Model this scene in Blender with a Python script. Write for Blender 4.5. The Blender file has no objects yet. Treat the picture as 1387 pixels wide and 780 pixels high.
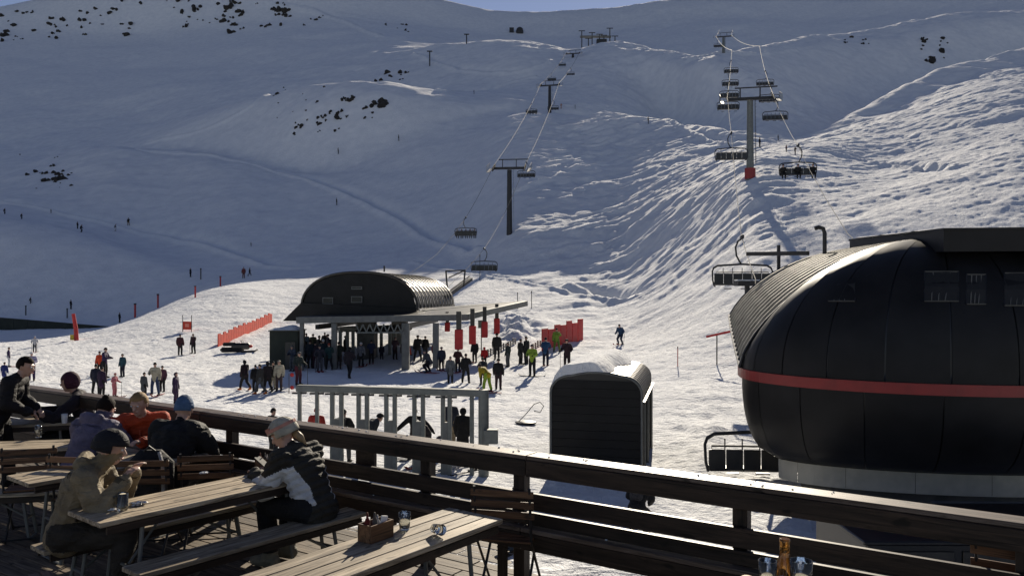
import bpy, bmesh, math, random
import numpy as np
from mathutils import Vector, Matrix

# ------------------------------------------------------------------ camera, world, sun, exposure
# The camera is the origin; x right, y forward, z up. Snow in the base area lies at z = -5.6.
FOC = 1100.0                       # focal length in photograph pixels (1387 wide)
scn = bpy.context.scene
cam_d = bpy.data.cameras.new('camera')
cam_d.sensor_width = 36.0
cam_d.lens = 36.0 * FOC / 1387.0
cam_d.clip_start = 0.05
cam_d.clip_end = 6000.0
cam = bpy.data.objects.new('camera', cam_d)
scn.collection.objects.link(cam)
cam.location = (0, 0, 0)
cam.rotation_euler = (math.radians(90), 0, 0)
scn.camera = cam

SUN_EL = math.radians(23.6)
SUN_AZ = math.radians(10.6)        # east of +y
w = bpy.data.worlds.new('World')
scn.world = w
w.use_nodes = True
nt = w.node_tree
bg = nt.nodes['Background']
sky = nt.nodes.new('ShaderNodeTexSky')
sky.sky_type = 'NISHITA'
sky.sun_disc = False
sky.sun_elevation = SUN_EL
sky.sun_rotation = SUN_AZ
sky.altitude = 2000.0
sky.air_density = 1.0
sky.dust_density = 0.15
sky.ozone_density = 1.6
hs = nt.nodes.new('ShaderNodeHueSaturation')
hs.inputs['Saturation'].default_value = 0.87
hs.inputs['Hue'].default_value = 0.515
nt.links.new(sky.outputs[0], hs.inputs['Color'])
nt.links.new(hs.outputs[0], bg.inputs[0])
bg.inputs[1].default_value = 0.053

sd = bpy.data.lights.new('sun', 'SUN')
sd.energy = 5.0
sd.angle = math.radians(0.5)
sd.color = (1.0, 0.89, 0.72)
sun = bpy.data.objects.new('sun', sd)
scn.collection.objects.link(sun)
sdir = Vector((math.sin(SUN_AZ) * math.cos(SUN_EL), math.cos(SUN_AZ) * math.cos(SUN_EL), math.sin(SUN_EL)))
sun.rotation_euler = sdir.to_track_quat('Z', 'Y').to_euler()
sun.location = (60, 300, 160)

scn.view_settings.view_transform = 'Standard'
scn.view_settings.look = 'None'
scn.view_settings.exposure = 0.5
scn.view_settings.gamma = 1.0
scn.view_settings.use_curve_mapping = False
scn.cycles.max_bounces = 5
scn.cycles.diffuse_bounces = 2
scn.cycles.caustics_reflective = False
scn.cycles.caustics_refractive = False

random.seed(7)
rng = np.random.default_rng(7)
COL = scn.collection

# ------------------------------------------------------------------ materials
def srgb(r, g, b):
    f = lambda c: (c / 255 / 12.92) if c <= 10 else ((c / 255 + 0.055) / 1.055) ** 2.4
    return (f(r), f(g), f(b), 1.0)

def lin(r, g=None, b=None):
    if g is None: g = b = r
    return (r, g, b, 1.0)

class M:
    """small node helper"""
    def __init__(s, name, col=(0.5, 0.5, 0.5, 1), rough=0.6, metal=0.0, spec=0.5):
        s.m = bpy.data.materials.new(name)
        s.m.use_nodes = True
        s.t = s.m.node_tree
        s.b = s.t.nodes['Principled BSDF']
        s.b.inputs['Base Color'].default_value = col
        s.b.inputs['Roughness'].default_value = rough
        s.b.inputs['Metallic'].default_value = metal
        s.b.inputs['Specular IOR Level'].default_value = spec
        s.col = col
        s.bump_prev = None
    def n(s, kind, **kw):
        nd = s.t.nodes.new(kind)
        for k, v in kw.items():
            if hasattr(nd, k): setattr(nd, k, v)
            else: nd.inputs[k].default_value = v
        return nd
    def l(s, a, b): s.t.links.new(a, b)
    def coords(s, which='Object', scale=(1, 1, 1), rot=(0, 0, 0)):
        tc = s.n('ShaderNodeTexCoord')
        mp = s.n('ShaderNodeMapping')
        mp.inputs['Scale'].default_value = scale
        mp.inputs['Rotation'].default_value = rot
        s.l(tc.outputs[which], mp.inputs[0])
        return mp.outputs[0]
    def noise(s, vec, scale=5, detail=4, rough=0.55, dist=0.0):
        nd = s.n('ShaderNodeTexNoise')
        nd.inputs['Scale'].default_value = scale
        nd.inputs['Detail'].default_value = detail
        nd.inputs['Roughness'].default_value = rough
        nd.inputs['Distortion'].default_value = dist
        if vec: s.l(vec, nd.inputs['Vector'])
        return nd.outputs['Fac']
    def ramp(s, fac, stops):
        r = s.n('ShaderNodeValToRGB')
        e = r.color_ramp.elements
        while len(e) < len(stops): e.new(0.5)
        for i, (p, c) in enumerate(stops):
            e[i].position = p; e[i].color = c
        s.l(fac, r.inputs[0])
        return r.outputs[0]
    def bump(s, h, strength=0.3, dist=0.02):
        b = s.n('ShaderNodeBump')
        b.inputs['Strength'].default_value = strength
        b.inputs['Distance'].default_value = dist
        s.l(h, b.inputs['Height'])
        if s.bump_prev is not None: s.l(s.bump_prev, b.inputs['Normal'])
        s.bump_prev = b.outputs[0]
        s.l(b.outputs[0], s.b.inputs['Normal'])
        return s
    def color(s, sock): s.l(sock, s.b.inputs['Base Color']); return s
    def rough(s, sock): s.l(sock, s.b.inputs['Roughness']); return s

def simple(name, col, rough=0.6, metal=0.0, var=0.25, scale=6.0, bump=0.15, bdist=0.01, spec=0.5, stretch=(1, 1, 1)):
    m = M(name, col, rough, metal, spec)
    v = m.coords('Object', stretch)
    f = m.noise(v, scale, 5)
    lo = tuple(c * (1 - var) for c in col[:3]) + (1,)
    hi = tuple(min(1, c * (1 + var)) for c in col[:3]) + (1,)
    m.color(m.ramp(f, [(0.3, lo), (0.7, hi)]))
    if bump: m.bump(m.noise(v, scale * 3, 3), bump, bdist)
    return m.m

def snow_mat():
    m = M('snow', lin(0.82, 0.84, 0.87), 0.9, 0, 0.08)
    tc = m.n('ShaderNodeTexCoord')
    geo = m.n('ShaderNodeNewGeometry')
    v = geo.outputs['Position']
    # faint colour variation
    m.color(m.ramp(m.noise(v, 0.35, 5), [(0.3, lin(0.74, 0.76, 0.79)), (0.7, lin(0.86, 0.87, 0.88))]))
    # wind ripples: long axis near +x, lifted towards +y
    mp = m.n('ShaderNodeMapping')
    mp.inputs['Rotation'].default_value = (0, 0, math.radians(-24))
    mp.inputs['Scale'].default_value = (0.36, 1.0, 0.6)
    m.l(v, mp.inputs[0])
    m.bump(m.noise(mp.outputs[0], 1.3, 5, 0.6, 0.8), 0.3, 0.2)
    # broken crust and tracks
    m.bump(m.noise(v, 2.6, 6, 0.68, 0.5), 1.0, 0.16)
    m.bump(m.noise(v, 8.0, 4, 0.7, 0.4), 0.75, 0.032)
    # ski and boot tracks crossing one another
    for rz, sc in ((0.5, 1.1), (-0.9, 0.8), (1.5, 1.5)):
        mp2 = m.n('ShaderNodeMapping'); mp2.inputs['Rotation'].default_value = (0, 0, rz)
        m.l(v, mp2.inputs[0])
        wv = m.n('ShaderNodeTexWave'); wv.inputs['Scale'].default_value = sc * 0.5
        wv.inputs['Distortion'].default_value = 14; wv.inputs['Detail'].default_value = 2; wv.inputs['Detail Scale'].default_value = 0.35
        m.l(mp2.outputs[0], wv.inputs['Vector'])
        cut = m.ramp(wv.outputs['Fac'], [(0.0, lin(0)), (0.82, lin(1)), (0.92, lin(0.2))])
        m.bump(cut, 0.35, 0.035)
    return m.m

def wood_mat(name, c1, c2, c3, rough=0.75, axis='x', bump=0.35):
    m = M(name, c2, rough, 0, 0.3)
    st = {'x': (0.7, 9, 9), 'y': (9, 0.7, 9), 'z': (9, 9, 0.7)}[axis]
    v = m.coords('Object', st)
    oi = m.n('ShaderNodeObjectInfo')
    add = m.n('ShaderNodeVectorMath'); add.operation = 'ADD'
    comb = m.n('ShaderNodeCombineXYZ')
    mul = m.n('ShaderNodeMath'); mul.operation = 'MULTIPLY'; mul.inputs[1].default_value = 37.0
    m.l(oi.outputs['Random'], mul.inputs[0])
    m.l(mul.outputs[0], comb.inputs[0]); m.l(mul.outputs[0], comb.inputs[1])
    m.l(v, add.inputs[0]); m.l(comb.outputs[0], add.inputs[1])
    vv = add.outputs[0]
    f = m.noise(vv, 3.0, 7, 0.65, 0.8)
    base = m.ramp(f, [(0.30, c1), (0.5, c2), (0.68, c3)])
    # cracks and knots
    v2 = m.coords('Object', {'x': (1.2, 60, 60), 'y': (60, 1.2, 60), 'z': (60, 60, 1.2)}[axis])
    add2 = m.n('ShaderNodeVectorMath'); add2.operation = 'ADD'
    m.l(v2, add2.inputs[0]); m.l(comb.outputs[0], add2.inputs[1])
    ck = m.ramp(m.noise(add2.outputs[0], 1.0, 3, 0.6), [(0.30, lin(0.12)), (0.42, lin(1))])
    v3 = m.coords('Object', {'x': (6, 14, 14), 'y': (14, 6, 14), 'z': (14, 14, 6)}[axis])
    add3 = m.n('ShaderNodeVectorMath'); add3.operation = 'ADD'
    m.l(v3, add3.inputs[0]); m.l(comb.outputs[0], add3.inputs[1])
    kn = m.ramp(m.noise(add3.outputs[0], 1.0, 2, 0.5), [(0.27, lin(0.2)), (0.36, lin(1))])
    mx = m.n('ShaderNodeMix'); mx.data_type = 'RGBA'; mx.blend_type = 'MULTIPLY'; mx.inputs['Factor'].default_value = 1
    m.l(base, mx.inputs['A']); m.l(ck, mx.inputs['B'])
    mx2 = m.n('ShaderNodeMix'); mx2.data_type = 'RGBA'; mx2.blend_type = 'MULTIPLY'; mx2.inputs['Factor'].default_value = 1
    m.l(mx.outputs['Result'], mx2.inputs['A']); m.l(kn, mx2.inputs['B'])
    base = mx2.outputs['Result']
    # per plank tone
    hsv = m.n('ShaderNodeHueSaturation')
    mr = m.n('ShaderNodeMapRange')
    mr.inputs['To Min'].default_value = 0.72; mr.inputs['To Max'].default_value = 1.2
    m.l(oi.outputs['Random'], mr.inputs['Value'])
    m.l(mr.outputs[0], hsv.inputs['Value'])
    m.l(base, hsv.inputs['Color'])
    m.color(hsv.outputs[0])
    m.bump(f, bump, 0.006)
    return m.m

MT = {}
MT['snow'] = snow_mat()
MT['weathered'] = wood_mat('weathered_table_wood', lin(0.07, 0.05, 0.034), lin(0.36, 0.29, 0.20), lin(0.58, 0.49, 0.36), 0.6, 'x', 0.8)
MT['deckwood'] = wood_mat('deck_wood', lin(0.04, 0.03, 0.022), lin(0.14, 0.11, 0.08), lin(0.24, 0.19, 0.14), 0.7, 'x', 0.6)
MT['rail'] = wood_mat('dark_stained_rail', lin(0.012, 0.008, 0.006), lin(0.03, 0.02, 0.014), lin(0.055, 0.036, 0.025), 0.5, 'x', 0.4)
MT['railtop'] = wood_mat('pale_rail_wood', lin(0.05, 0.035, 0.026), lin(0.12, 0.09, 0.07), lin(0.2, 0.16, 0.13), 0.45, 'x', 0.4)  # paler wood tone for the cap and the ledge
MT['slat'] = wood_mat('chair_slat_wood', lin(0.05, 0.025, 0.012), lin(0.12, 0.06, 0.03), lin(0.2, 0.11, 0.055), 0.5, 'x', 0.3)
MT['galv'] = simple('galvanised_steel', lin(0.15, 0.16, 0.15), 0.55, 0.3, 0.2, 4)
MT['greysteel'] = simple('grey_painted_steel', lin(0.13, 0.135, 0.13), 0.5, 0.2, 0.2, 3)
MT['darksteel'] = simple('dark_steel', lin(0.03, 0.03, 0.032), 0.5, 0.4, 0.3, 5)
MT['black'] = simple('black_paint', lin(0.012, 0.012, 0.013), 0.35, 0.0, 0.3, 2, 0.05)
MT['blackpanel'] = simple('black_cladding', lin(0.010, 0.010, 0.011), 0.45, 0.0, 0.35, 1.2, 0.08, 0.02, spec=0.2)
MT['roofmetal'] = simple('dark_standing_seam_roof', lin(0.38, 0.37, 0.34), 0.6, 0.0, 0.3, 2.5, 0.1, spec=0.3)
MT['darkroof'] = simple('black_brown_roof', lin(0.045, 0.042, 0.038), 0.4, 0.4, 0.3, 2.5, 0.1)
MT['redband'] = simple('red_painted_band', lin(0.24, 0.010, 0.010), 0.4, 0, 0.15, 3, 0.05)
MT['red'] = simple('red_pad', lin(0.42, 0.02, 0.02), 0.6, 0, 0.2, 3, 0.1)
MT['rednet'] = simple('orange_red_net', lin(0.55, 0.04, 0.015), 0.65, 0, 0.2, 3, 0.1)
MT['concrete'] = simple('pale_skirt_panel', lin(0.44, 0.42, 0.35), 0.7, 0, 0.12, 3, 0.1)
MT['darkconc'] = simple('dark_concrete', lin(0.10, 0.10, 0.095), 0.85, 0, 0.3, 2, 0.3)
MT['rock'] = simple('dark_rock', lin(0.028, 0.024, 0.020), 0.9, 0, 0.5, 1.2, 0.8, 0.1)
MT['rubber'] = simple('black_rubber', lin(0.008, 0.008, 0.008), 0.6)
MT['window'] = simple('dark_window_glass', lin(0.022, 0.024, 0.022), 0.3, 0.0, 0.5, 0.8, 0, spec=0.2)
MT['wall_green'] = simple('dark_green_netting', lin(0.022, 0.028, 0.02), 0.8, 0, 0.3, 1.0, 0.2)
MT['cable'] = simple('steel_cable', lin(0.16, 0.16, 0.16), 0.8, 0.0, spec=0.1)
MT['whitepaint'] = simple('white_paint', lin(0.75), 0.5, 0, 0.08)

# ------------------------------------------------------------------ projection helper (photo pixel + depth -> place)
def P(px, py, y):
    return Vector(((px - 693.5) * y / FOC, y, (390.0 - py) * y / FOC))

# ------------------------------------------------------------------ object helpers
ORG = {}
def tag(o, label=None, cat=None, group=None, kind=None):
    if label: o['label'] = label
    if cat: o['category'] = cat
    if group: o['group'] = group
    if kind: o['kind'] = kind
    return o

def thing(name, label, cat, loc=(0, 0, 0), rotz=0.0, group=None):
    o = bpy.data.objects.new(name, None)
    COL.objects.link(o)
    o.empty_display_size = 0.3
    o.location = loc
    o.rotation_euler = (0, 0, rotz)
    ORG[o.name] = Matrix.Translation(Vector(loc)) @ Matrix.Rotation(rotz, 4, 'Z')
    return tag(o, label, cat, group)

def copy_tree(o, parent=None, mesh_share=True):
    c = o.copy()
    COL.objects.link(c)
    if parent is not None:
        c.parent = parent
    for ch in [x for x in KIDS.get(o.name, [])]:
        copy_tree(ch, c)
    KIDS.setdefault(c.name, [])
    if parent is not None: KIDS.setdefault(parent.name, []).append(c)
    return c
KIDS = {}

def make_obj(name, me, mats, parent=None, smooth=False):
    o = bpy.data.objects.new(name, me)
    COL.objects.link(o)
    if not isinstance(mats, (list, tuple)): mats = [mats]
    if len(me.materials) == 0:
        for m in mats: me.materials.append(m if not isinstance(m, str) else MT[m])
    if parent is not None:
        o.parent = parent
        KIDS.setdefault(parent.name, []).append(o)
    if smooth:
        me.polygons.foreach_set('use_smooth', [True] * len(me.polygons))
        me.update()
    return o

class MB:
    """collects simple solids into one mesh"""
    def __init__(s): s.v = []; s.f = []; s.mi = []
    def add(s, vs, fs, mi=0):
        k = len(s.v)
        s.v += [tuple(v) for v in vs]
        for f in fs:
            s.f.append(tuple(i + k for i in f)); s.mi.append(mi)
        return s
    def box(s, c, size, rot=None, mi=0, bev=0.0):
        hx, hy, hz = size[0] / 2, size[1] / 2, size[2] / 2
        if bev <= 0:
            vs = [Vector((x, y, z)) for z in (-hz, hz) for y in (-hy, hy) for x in (-hx, hx)]
            fs = [(0, 2, 3, 1), (4, 5, 7, 6), (0, 1, 5, 4), (1, 3, 7, 5), (3, 2, 6, 7), (2, 0, 4, 6)]
        else:
            b = min(bev, hx * .9, hy * .9, hz * .9)
            vs = []
            ring = [(-hx, -hy + b), (-hx + b, -hy), (hx - b, -hy), (hx, -hy + b), (hx, hy - b), (hx - b, hy), (-hx + b, hy), (-hx, hy - b)]
            ins = [(-hx + b, -hy + b), (-hx + b, -hy + b), (hx - b, -hy + b), (hx - b, -hy + b), (hx - b, hy - b), (hx - b, hy - b), (-hx + b, hy - b), (-hx + b, hy - b)]
            for z, rr in ((-hz, ins), (-hz + b, ring), (hz - b, ring), (hz, ins)):
                vs += [Vector((x, y, z)) for x, y in rr]
            fs = []
            for k in range(3):
                for i in range(8):
                    j = (i + 1) % 8
                    q = (k * 8 + i, k * 8 + j, (k + 1) * 8 + j, (k + 1) * 8 + i)
                    fs.append(q)
            fs.append((7, 5, 3, 1)); fs.append((25, 27, 29, 31))
        R = rot.to_matrix() if hasattr(rot, 'to_matrix') else (rot if rot is not None else Matrix.Identity(3))
        c = Vector(c)
        return s.add([R @ v + c for v in vs], fs, mi)
    def beam(s, a, b, w, h, up=(0, 0, 1), mi=0, bev=0.0):
        a, b = Vector(a), Vector(b)
        d = b - a; L = d.length
        if L < 1e-6: return s
        x = d / L
        u = Vector(up)
        if abs(x.dot(u)) > 0.98: u = Vector((0, 1, 0))
        y = u.cross(x).normalized(); z = x.cross(y)
        R = Matrix((x, y, z)).transposed()
        return s.box((a + b) / 2, (L, w, h), R, mi, bev)
    def tube(s, pts, r, seg=8, mi=0, closed=False):
        pts = [Vector(p) for p in pts]
        n = len(pts)
        rr = r if isinstance(r, (list, tuple)) else [r] * n
        vs = []; prev = None
        for i, p in enumerate(pts):
            if closed: t = pts[(i + 1) % n] - pts[i - 1]
            else: t = pts[min(i + 1, n - 1)] - pts[max(i - 1, 0)]
            t = t.normalized() if t.length > 1e-9 else Vector((0, 0, 1))
            if prev is None:
                u = Vector((0, 0, 1)) if abs(t.z) < 0.9 else Vector((1, 0, 0))
                u = (u - t * u.dot(t)).normalized()
            else:
                u = prev - t * prev.dot(t)
                u = u.normalized() if u.length > 1e-6 else Vector((1, 0, 0))
            prev = u
            w_ = t.cross(u)
            for k in range(seg):
                a = 2 * math.pi * k / seg
                vs.append(p + (u * math.cos(a) + w_ * math.sin(a)) * rr[i])
        fs = []
        m = n if closed else n - 1
        for i in range(m):
            for k in range(seg):
                j = (k + 1) % seg; i2 = (i + 1) % n
                fs.append((i * seg + k, i * seg + j, i2 * seg + j, i2 * seg + k))
        if not closed:
            fs.append(tuple(range(seg - 1, -1, -1)))
            fs.append(tuple((n - 1) * seg + k for k in range(seg)))
        return s.add(vs, fs, mi)
    def lathe(s, c, prof, seg=16, mi=0, axis=None):
        c = Vector(c)
        vs = []
        R = axis if axis is not None else Matrix.Identity(3)
        for r, z in prof:
            for k in range(seg):
                a = 2 * math.pi * k / seg
                vs.append(c + R @ Vector((r * math.cos(a), r * math.sin(a), z)))
        fs = []
        for i in range(len(prof) - 1):
            for k in range(seg):
                j = (k + 1) % seg
                fs.append((i * seg + k, i * seg + j, (i + 1) * seg + j, (i + 1) * seg + k))
        fs.append(tuple(range(seg - 1, -1, -1)))
        fs.append(tuple((len(prof) - 1) * seg + k for k in range(seg)))
        return s.add(vs, fs, mi)
    def grid(s, P_, closed_u=False, mi=0):
        """P_: list of rows of points"""
        nr, nc = len(P_), len(P_[0])
        vs = [p for row in P_ for p in row]
        fs = []
        for i in range(nr - 1):
            for j in range(nc if closed_u else nc - 1):
                k = (j + 1) % nc
                fs.append((i * nc + j, i * nc + k, (i + 1) * nc + k, (i + 1) * nc + j))
        return s.add(vs, fs, mi)
    def mesh(s, name='mesh', M4=None):
        me = bpy.data.meshes.new(name)
        vs = s.v if M4 is None else [tuple(M4 @ Vector(v)) for v in s.v]
        me.from_pydata(vs, [], s.f)
        if any(s.mi): me.polygons.foreach_set('material_index', s.mi)
        me.update()
        return me
    def build(s, name, mats, parent=None, world=False, smooth=False, fix=False):
        M4 = None
        if parent is not None and world:
            p = parent; M4 = Matrix.Identity(4)
            while p is not None:
                if p.name in ORG: M4 = M4 @ ORG[p.name].inverted() if False else ORG[p.name].inverted() @ M4
                p = p.parent
        me = s.mesh(name, M4)
        if fix:
            bm = bmesh.new(); bm.from_mesh(me)
            bmesh.ops.recalc_face_normals(bm, faces=bm.faces)
            bm.to_mesh(me); bm.free()
        return make_obj(name, me, mats, parent, smooth)
    def top(s, name, mats, label, cat, group=None, kind=None, smooth=False, fix=False):
        """one-mesh thing: origin at the middle of its base"""
        a = np.array(s.v)
        lo, hi = a.min(0), a.max(0)
        o_ = Vector(((lo[0] + hi[0]) / 2, (lo[1] + hi[1]) / 2, lo[2]))
        me = s.mesh(name, Matrix.Translation(-o_))
        if fix:
            bm = bmesh.new(); bm.from_mesh(me)
            bmesh.ops.recalc_face_normals(bm, faces=bm.faces)
            bm.to_mesh(me); bm.free()
        o = make_obj(name, me, mats, None, smooth)
        o.location = o_
        return tag(o, label, cat, group, kind)

def auto_smooth(o, deg=35):
    me = o.data
    me.polygons.foreach_set('use_smooth', [True] * len(me.polygons))
    bm = bmesh.new(); bm.from_mesh(me)
    for e in bm.edges:
        if len(e.link_faces) == 2 and e.calc_face_angle(0) > math.radians(deg): e.smooth = False
    bm.to_mesh(me); bm.free()
    return o
# ------------------------------------------------------------------ the snow terrain
def _c(*pts):
    """curve across the view: tuples (column, distance, image row) or (column, distance, None, height)"""
    cx, cy, cz = [], [], []
    for p in pts:
        px, y = p[0], p[1]
        z = p[3] if len(p) > 3 else (390.0 - p[2]) / FOC * y
        cx.append(px); cy.append(y); cz.append(z)
    return np.array(cx, float), np.array(cy, float), np.array(cz, float)

N_ = None
TC = [
 _c((0, 24, N_, -5.6), (1387, 24, N_, -5.6)),
 _c((0, 45, N_, -5.6), (700, 45, N_, -5.6), (900, 45, N_, -5.1), (1018, 45, N_, -4.7), (1387, 45, N_, -4.4)),
 _c((0, 62, N_, -5.6), (300, 62, N_, -5.6), (450, 62, N_, -5.4), (600, 62, N_, -5.3), (720, 62, N_, -5.1), (842, 62, N_, -4.9), (1018, 58, N_, -2.0), (1200, 60, N_, -0.5), (1387, 60, N_, 0.5)),
 _c((-400, 78, N_, -5.8), (0, 80, 468), (130, 88, 455), (214, 105, 420), (300, 128, 382), (450, 133, 376), (600, 122, 374), (700, 112, 384), (842, 95, 410), (1018, 76, 340), (1200, 80, 300), (1387, 85, 262)),
 _c((-400, 96, N_, -7.2), (0, 96, N_, -7.2), (130, 101, N_, -7.4), (214, 112, N_, -5.2), (300, 133, N_, 0.9), (450, 141, 371), (600, 134, 364), (700, 124, 366), (842, 115, 370), (1018, 93, 285), (1200, 98, 262), (1387, 105, 220)),
 _c((-400, 131, N_, -6.8), (0, 131, N_, -6.8), (130, 132, N_, -6.8), (214, 137, N_, -4.4), (300, 141, N_, 1.8), (450, 152, 360), (600, 146, 345), (700, 140, 309), (842, 140, 304), (1018, 110, 235), (1200, 130, 225), (1387, 140, 175)),
 _c((-400, 180, 280), (0, 180, 290), (150, 175, 325), (240, 162, 363), (300, 156, 372), (450, 168, 343), (600, 170, 318), (700, 165, 258), (842, 168, 249), (1018, 150, 205), (1200, 165, 180), (1387, 190, 120)),
 _c((-400, 190, 277), (0, 190, 287), (150, 186, 322), (240, 173, 355), (300, 168, 352), (450, 188, 318), (600, 194, 270), (700, 205, 199), (842, 200, 204), (1018, 178, 190), (1090, 188, 194), (1200, 207, 150), (1387, 255, 86)),
 _c((-400, 290, 252), (0, 290, 248), (75, 290, 210), (180, 280, 198), (300, 262, 212), (450, 228, 254), (600, 235, 198), (700, 245, 158), (842, 248, 159), (930, 222, 172), (1018, 192, 184), (1090, 203, 190), (1160, 222, 150), (1260, 258, 105), (1387, 300, 68), (1700, 310, 20)),
 _c((-400, 297, 252), (0, 297, 248), (180, 288, 197), (300, 270, 210), (450, 238, 246), (600, 252, 164), (700, 270, 139), (760, 268, 148), (842, 262, N_, 49), (930, 236, N_, 40), (1018, 208, N_, 30), (1090, 218, N_, 32), (1200, 252, N_, 50), (1387, 322, N_, 80), (1700, 330, N_, 90)),
 _c((-400, 330, 235), (0, 330, 228), (180, 310, 190), (300, 300, 151), (395, 295, 118), (480, 290, 108), (540, 288, 115), (620, 285, 128), (700, 290, 126), (760, 290, 138), (842, 300, 132), (900, 290, N_, 56), (1018, 238, N_, 40), (1200, 290, N_, 58), (1387, 345, N_, 84), (1700, 350, N_, 92)),
 _c((-400, 400, 200), (0, 400, 190), (180, 400, 165), (300, 345, 152), (395, 330, N_, 76), (480, 330, N_, 78), (620, 325, N_, 77), (700, 325, 117), (760, 330, 113), (810, 336, 98), (860, 330, 121), (900, 320, N_, 66), (1018, 262, N_, 54), (1200, 320, N_, 70), (1387, 365, N_, 92), (1700, 370, N_, 100)),
 _c((-400, 560, 90), (180, 550, 90), (300, 520, 90), (480, 470, 78), (600, 430, 62), (700, 415, 53), (776, 395, 76), (830, 400, 56), (880, 385, 70), (940, 340, 82), (980, 325, 77), (1060, 370, 63), (1160, 410, 45), (1280, 435, 25), (1387, 445, 17), (1700, 450, -10)),
 _c((-400, 600, 72), (180, 590, 72), (300, 565, 66), (480, 510, 64), (600, 480, 60), (700, 470, N_, 130), (830, 460, N_, 136), (940, 390, N_, 99), (980, 375, N_, 97), (1060, 420, N_, 112), (1160, 465, N_, 130), (1387, 500, N_, 155), (1700, 500, N_, 155)),
 _c((-400, 640, 58), (0, 640, 48), (180, 640, 48), (480, 640, 20), (560, 650, 32), (640, 650, 46), (690, 650, 52), (740, 650, 50), (840, 640, 46), (900, 640, 38), (960, 640, 30), (1030, 640, 30), (1090, 640, 34), (1200, 640, 24), (1387, 640, 12), (1700, 640, 6)),
 _c((-400, 700, 40), (0, 700, 16), (48, 700, 0), (170, 700, -25), (400, 720, -40), (520, 740, -18), (590, 740, 1), (640, 740, 12), (690, 740, 22), (740, 740, 19), (840, 740, 15), (900, 740, 5), (960, 740, -3), (1030, 740, -1), (1050, 740, 2), (1090, 740, 5), (1140, 740, 2), (1200, 740, -6), (1387, 740, -14), (1700, 740, -20)),
 _c((0, 820, N_, 215), (700, 820, N_, 205), (1387, 820, N_, 215)),
 _c((0, 1500, N_, 170), (1387, 1500, N_, 170)),
]

def _shoulder(i, lo, hi, dy, slope):
    """a gently sloped lit shoulder in front of crest curve i, between columns lo and hi"""
    cx, cy, cz = TC[i]; qx, qy, qz = TC[i - 1]
    xs = np.arange(-400, 1701, 25.0)
    y1 = np.interp(xs, cx, cy); z1 = np.interp(xs, cx, cz)
    y0 = np.interp(xs, qx, qy); z0 = np.interp(xs, qx, qz)
    ya = (y0 + y1) / 2; za = (z0 + z1) / 2
    yb = np.maximum(y1 - dy, y0 + 3); zb = z1 - slope * (y1 - yb)
    k = np.clip(np.minimum(xs - lo, hi - xs) / 60 + 0.5, 0, 1)
    TC.insert(i, (xs, ya * (1 - k) + yb * k, za * (1 - k) + zb * k))
_shoulder(12, 640, 1800, 30, 0.375)
_shoulder(10, 400, 790, 20, 0.355)

def _vnoise(x, y, seed):
    """smooth value noise on arrays"""
    r = np.random.default_rng(seed).random((256, 256))
    xi = np.floor(x).astype(int); yi = np.floor(y).astype(int)
    fx = x - xi; fy = y - yi
    fx = fx * fx * fx * (fx * (fx * 6 - 15) + 10); fy = fy * fy * fy * (fy * (fy * 6 - 15) + 10)
    a = r[xi % 256, yi % 256]; b = r[(xi + 1) % 256, yi % 256]
    c = r[xi % 256, (yi + 1) % 256]; d = r[(xi + 1) % 256, (yi + 1) % 256]
    return (a * (1 - fx) + b * fx) * (1 - fy) + (c * (1 - fx) + d * fx) * fy - 0.5

def _fbm(x, y, seed, octv=4, gain=0.5):
    s = 0; a = 1.0; f = 1.0
    for k in range(octv):
        s = s + a * _vnoise(x * f, y * f, seed + k)
        a *= gain; f *= 2.03
    return s

def _pchip(X, Y, xs):
    """X,Y: (K, C); xs: (R,) -> (R, C) monotone cubic per column"""
    K, C = X.shape
    h = np.diff(X, axis=0); dl = np.diff(Y, axis=0) / h
    m = np.zeros_like(Y)
    w1 = 2 * h[1:] + h[:-1]; w2 = h[1:] + 2 * h[:-1]
    with np.errstate(divide='ignore', invalid='ignore'):
        mm = (w1 + w2) / (w1 / dl[:-1] + w2 / dl[1:])
    m[1:-1] = np.where(dl[:-1] * dl[1:] > 0, mm, 0)
    m[0] = dl[0]; m[-1] = dl[-1]
    out = np.zeros((len(xs), C))
    for c in range(C):
        i = np.clip(np.searchsorted(X[:, c], xs) - 1, 0, K - 2)
        hh = h[i, c]; t = np.clip((xs - X[i, c]) / hh, 0, 1)
        t2 = t * t; t3 = t2 * t
        out[:, c] = ((2 * t3 - 3 * t2 + 1) * Y[i, c] + (t3 - 2 * t2 + t) * hh * m[i, c]
                     + (-2 * t3 + 3 * t2) * Y[i + 1, c] + (t3 - t2) * hh * m[i + 1, c])
    return out

def terrain_cols(tans, fronts):
    """heights for columns given as tan(azimuth) and forward distances"""
    px = 693.5 + FOC * tans
    KX = []; KZ = []
    for cx, cy, cz in TC:
        # widen each curve by blurring it a little across the view, more on the broad hills at the left
        res = []
        for sg_ in (26.0, 62.0):
            ks = np.arange(-2.2, 2.21, 0.4) * sg_; ws = np.exp(-(ks / sg_) ** 2); acc_y = 0; acc_z = 0
            for k, wgt in zip(ks, ws):
                acc_y = acc_y + wgt * np.interp(px + k, cx, cy); acc_z = acc_z + wgt * np.interp(px + k, cx, cz)
            res.append((acc_y / ws.sum(), acc_z / ws.sum()))
        mixf = np.clip((px - 480) / 160, 0, 1)
        KX.append(res[0][0] * mixf + res[1][0] * (1 - mixf)); KZ.append(res[0][1] * mixf + res[1][1] * (1 - mixf))
    KX = np.vstack([np.full_like(px, -1.0)[None], np.full_like(px, 6.0)[None], np.array(KX)])
    KZ = np.vstack([np.full_like(px, -5.6)[None], np.full_like(px, -5.6)[None], np.array(KZ)])
    return _pchip(KX, KZ, fronts)

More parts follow.
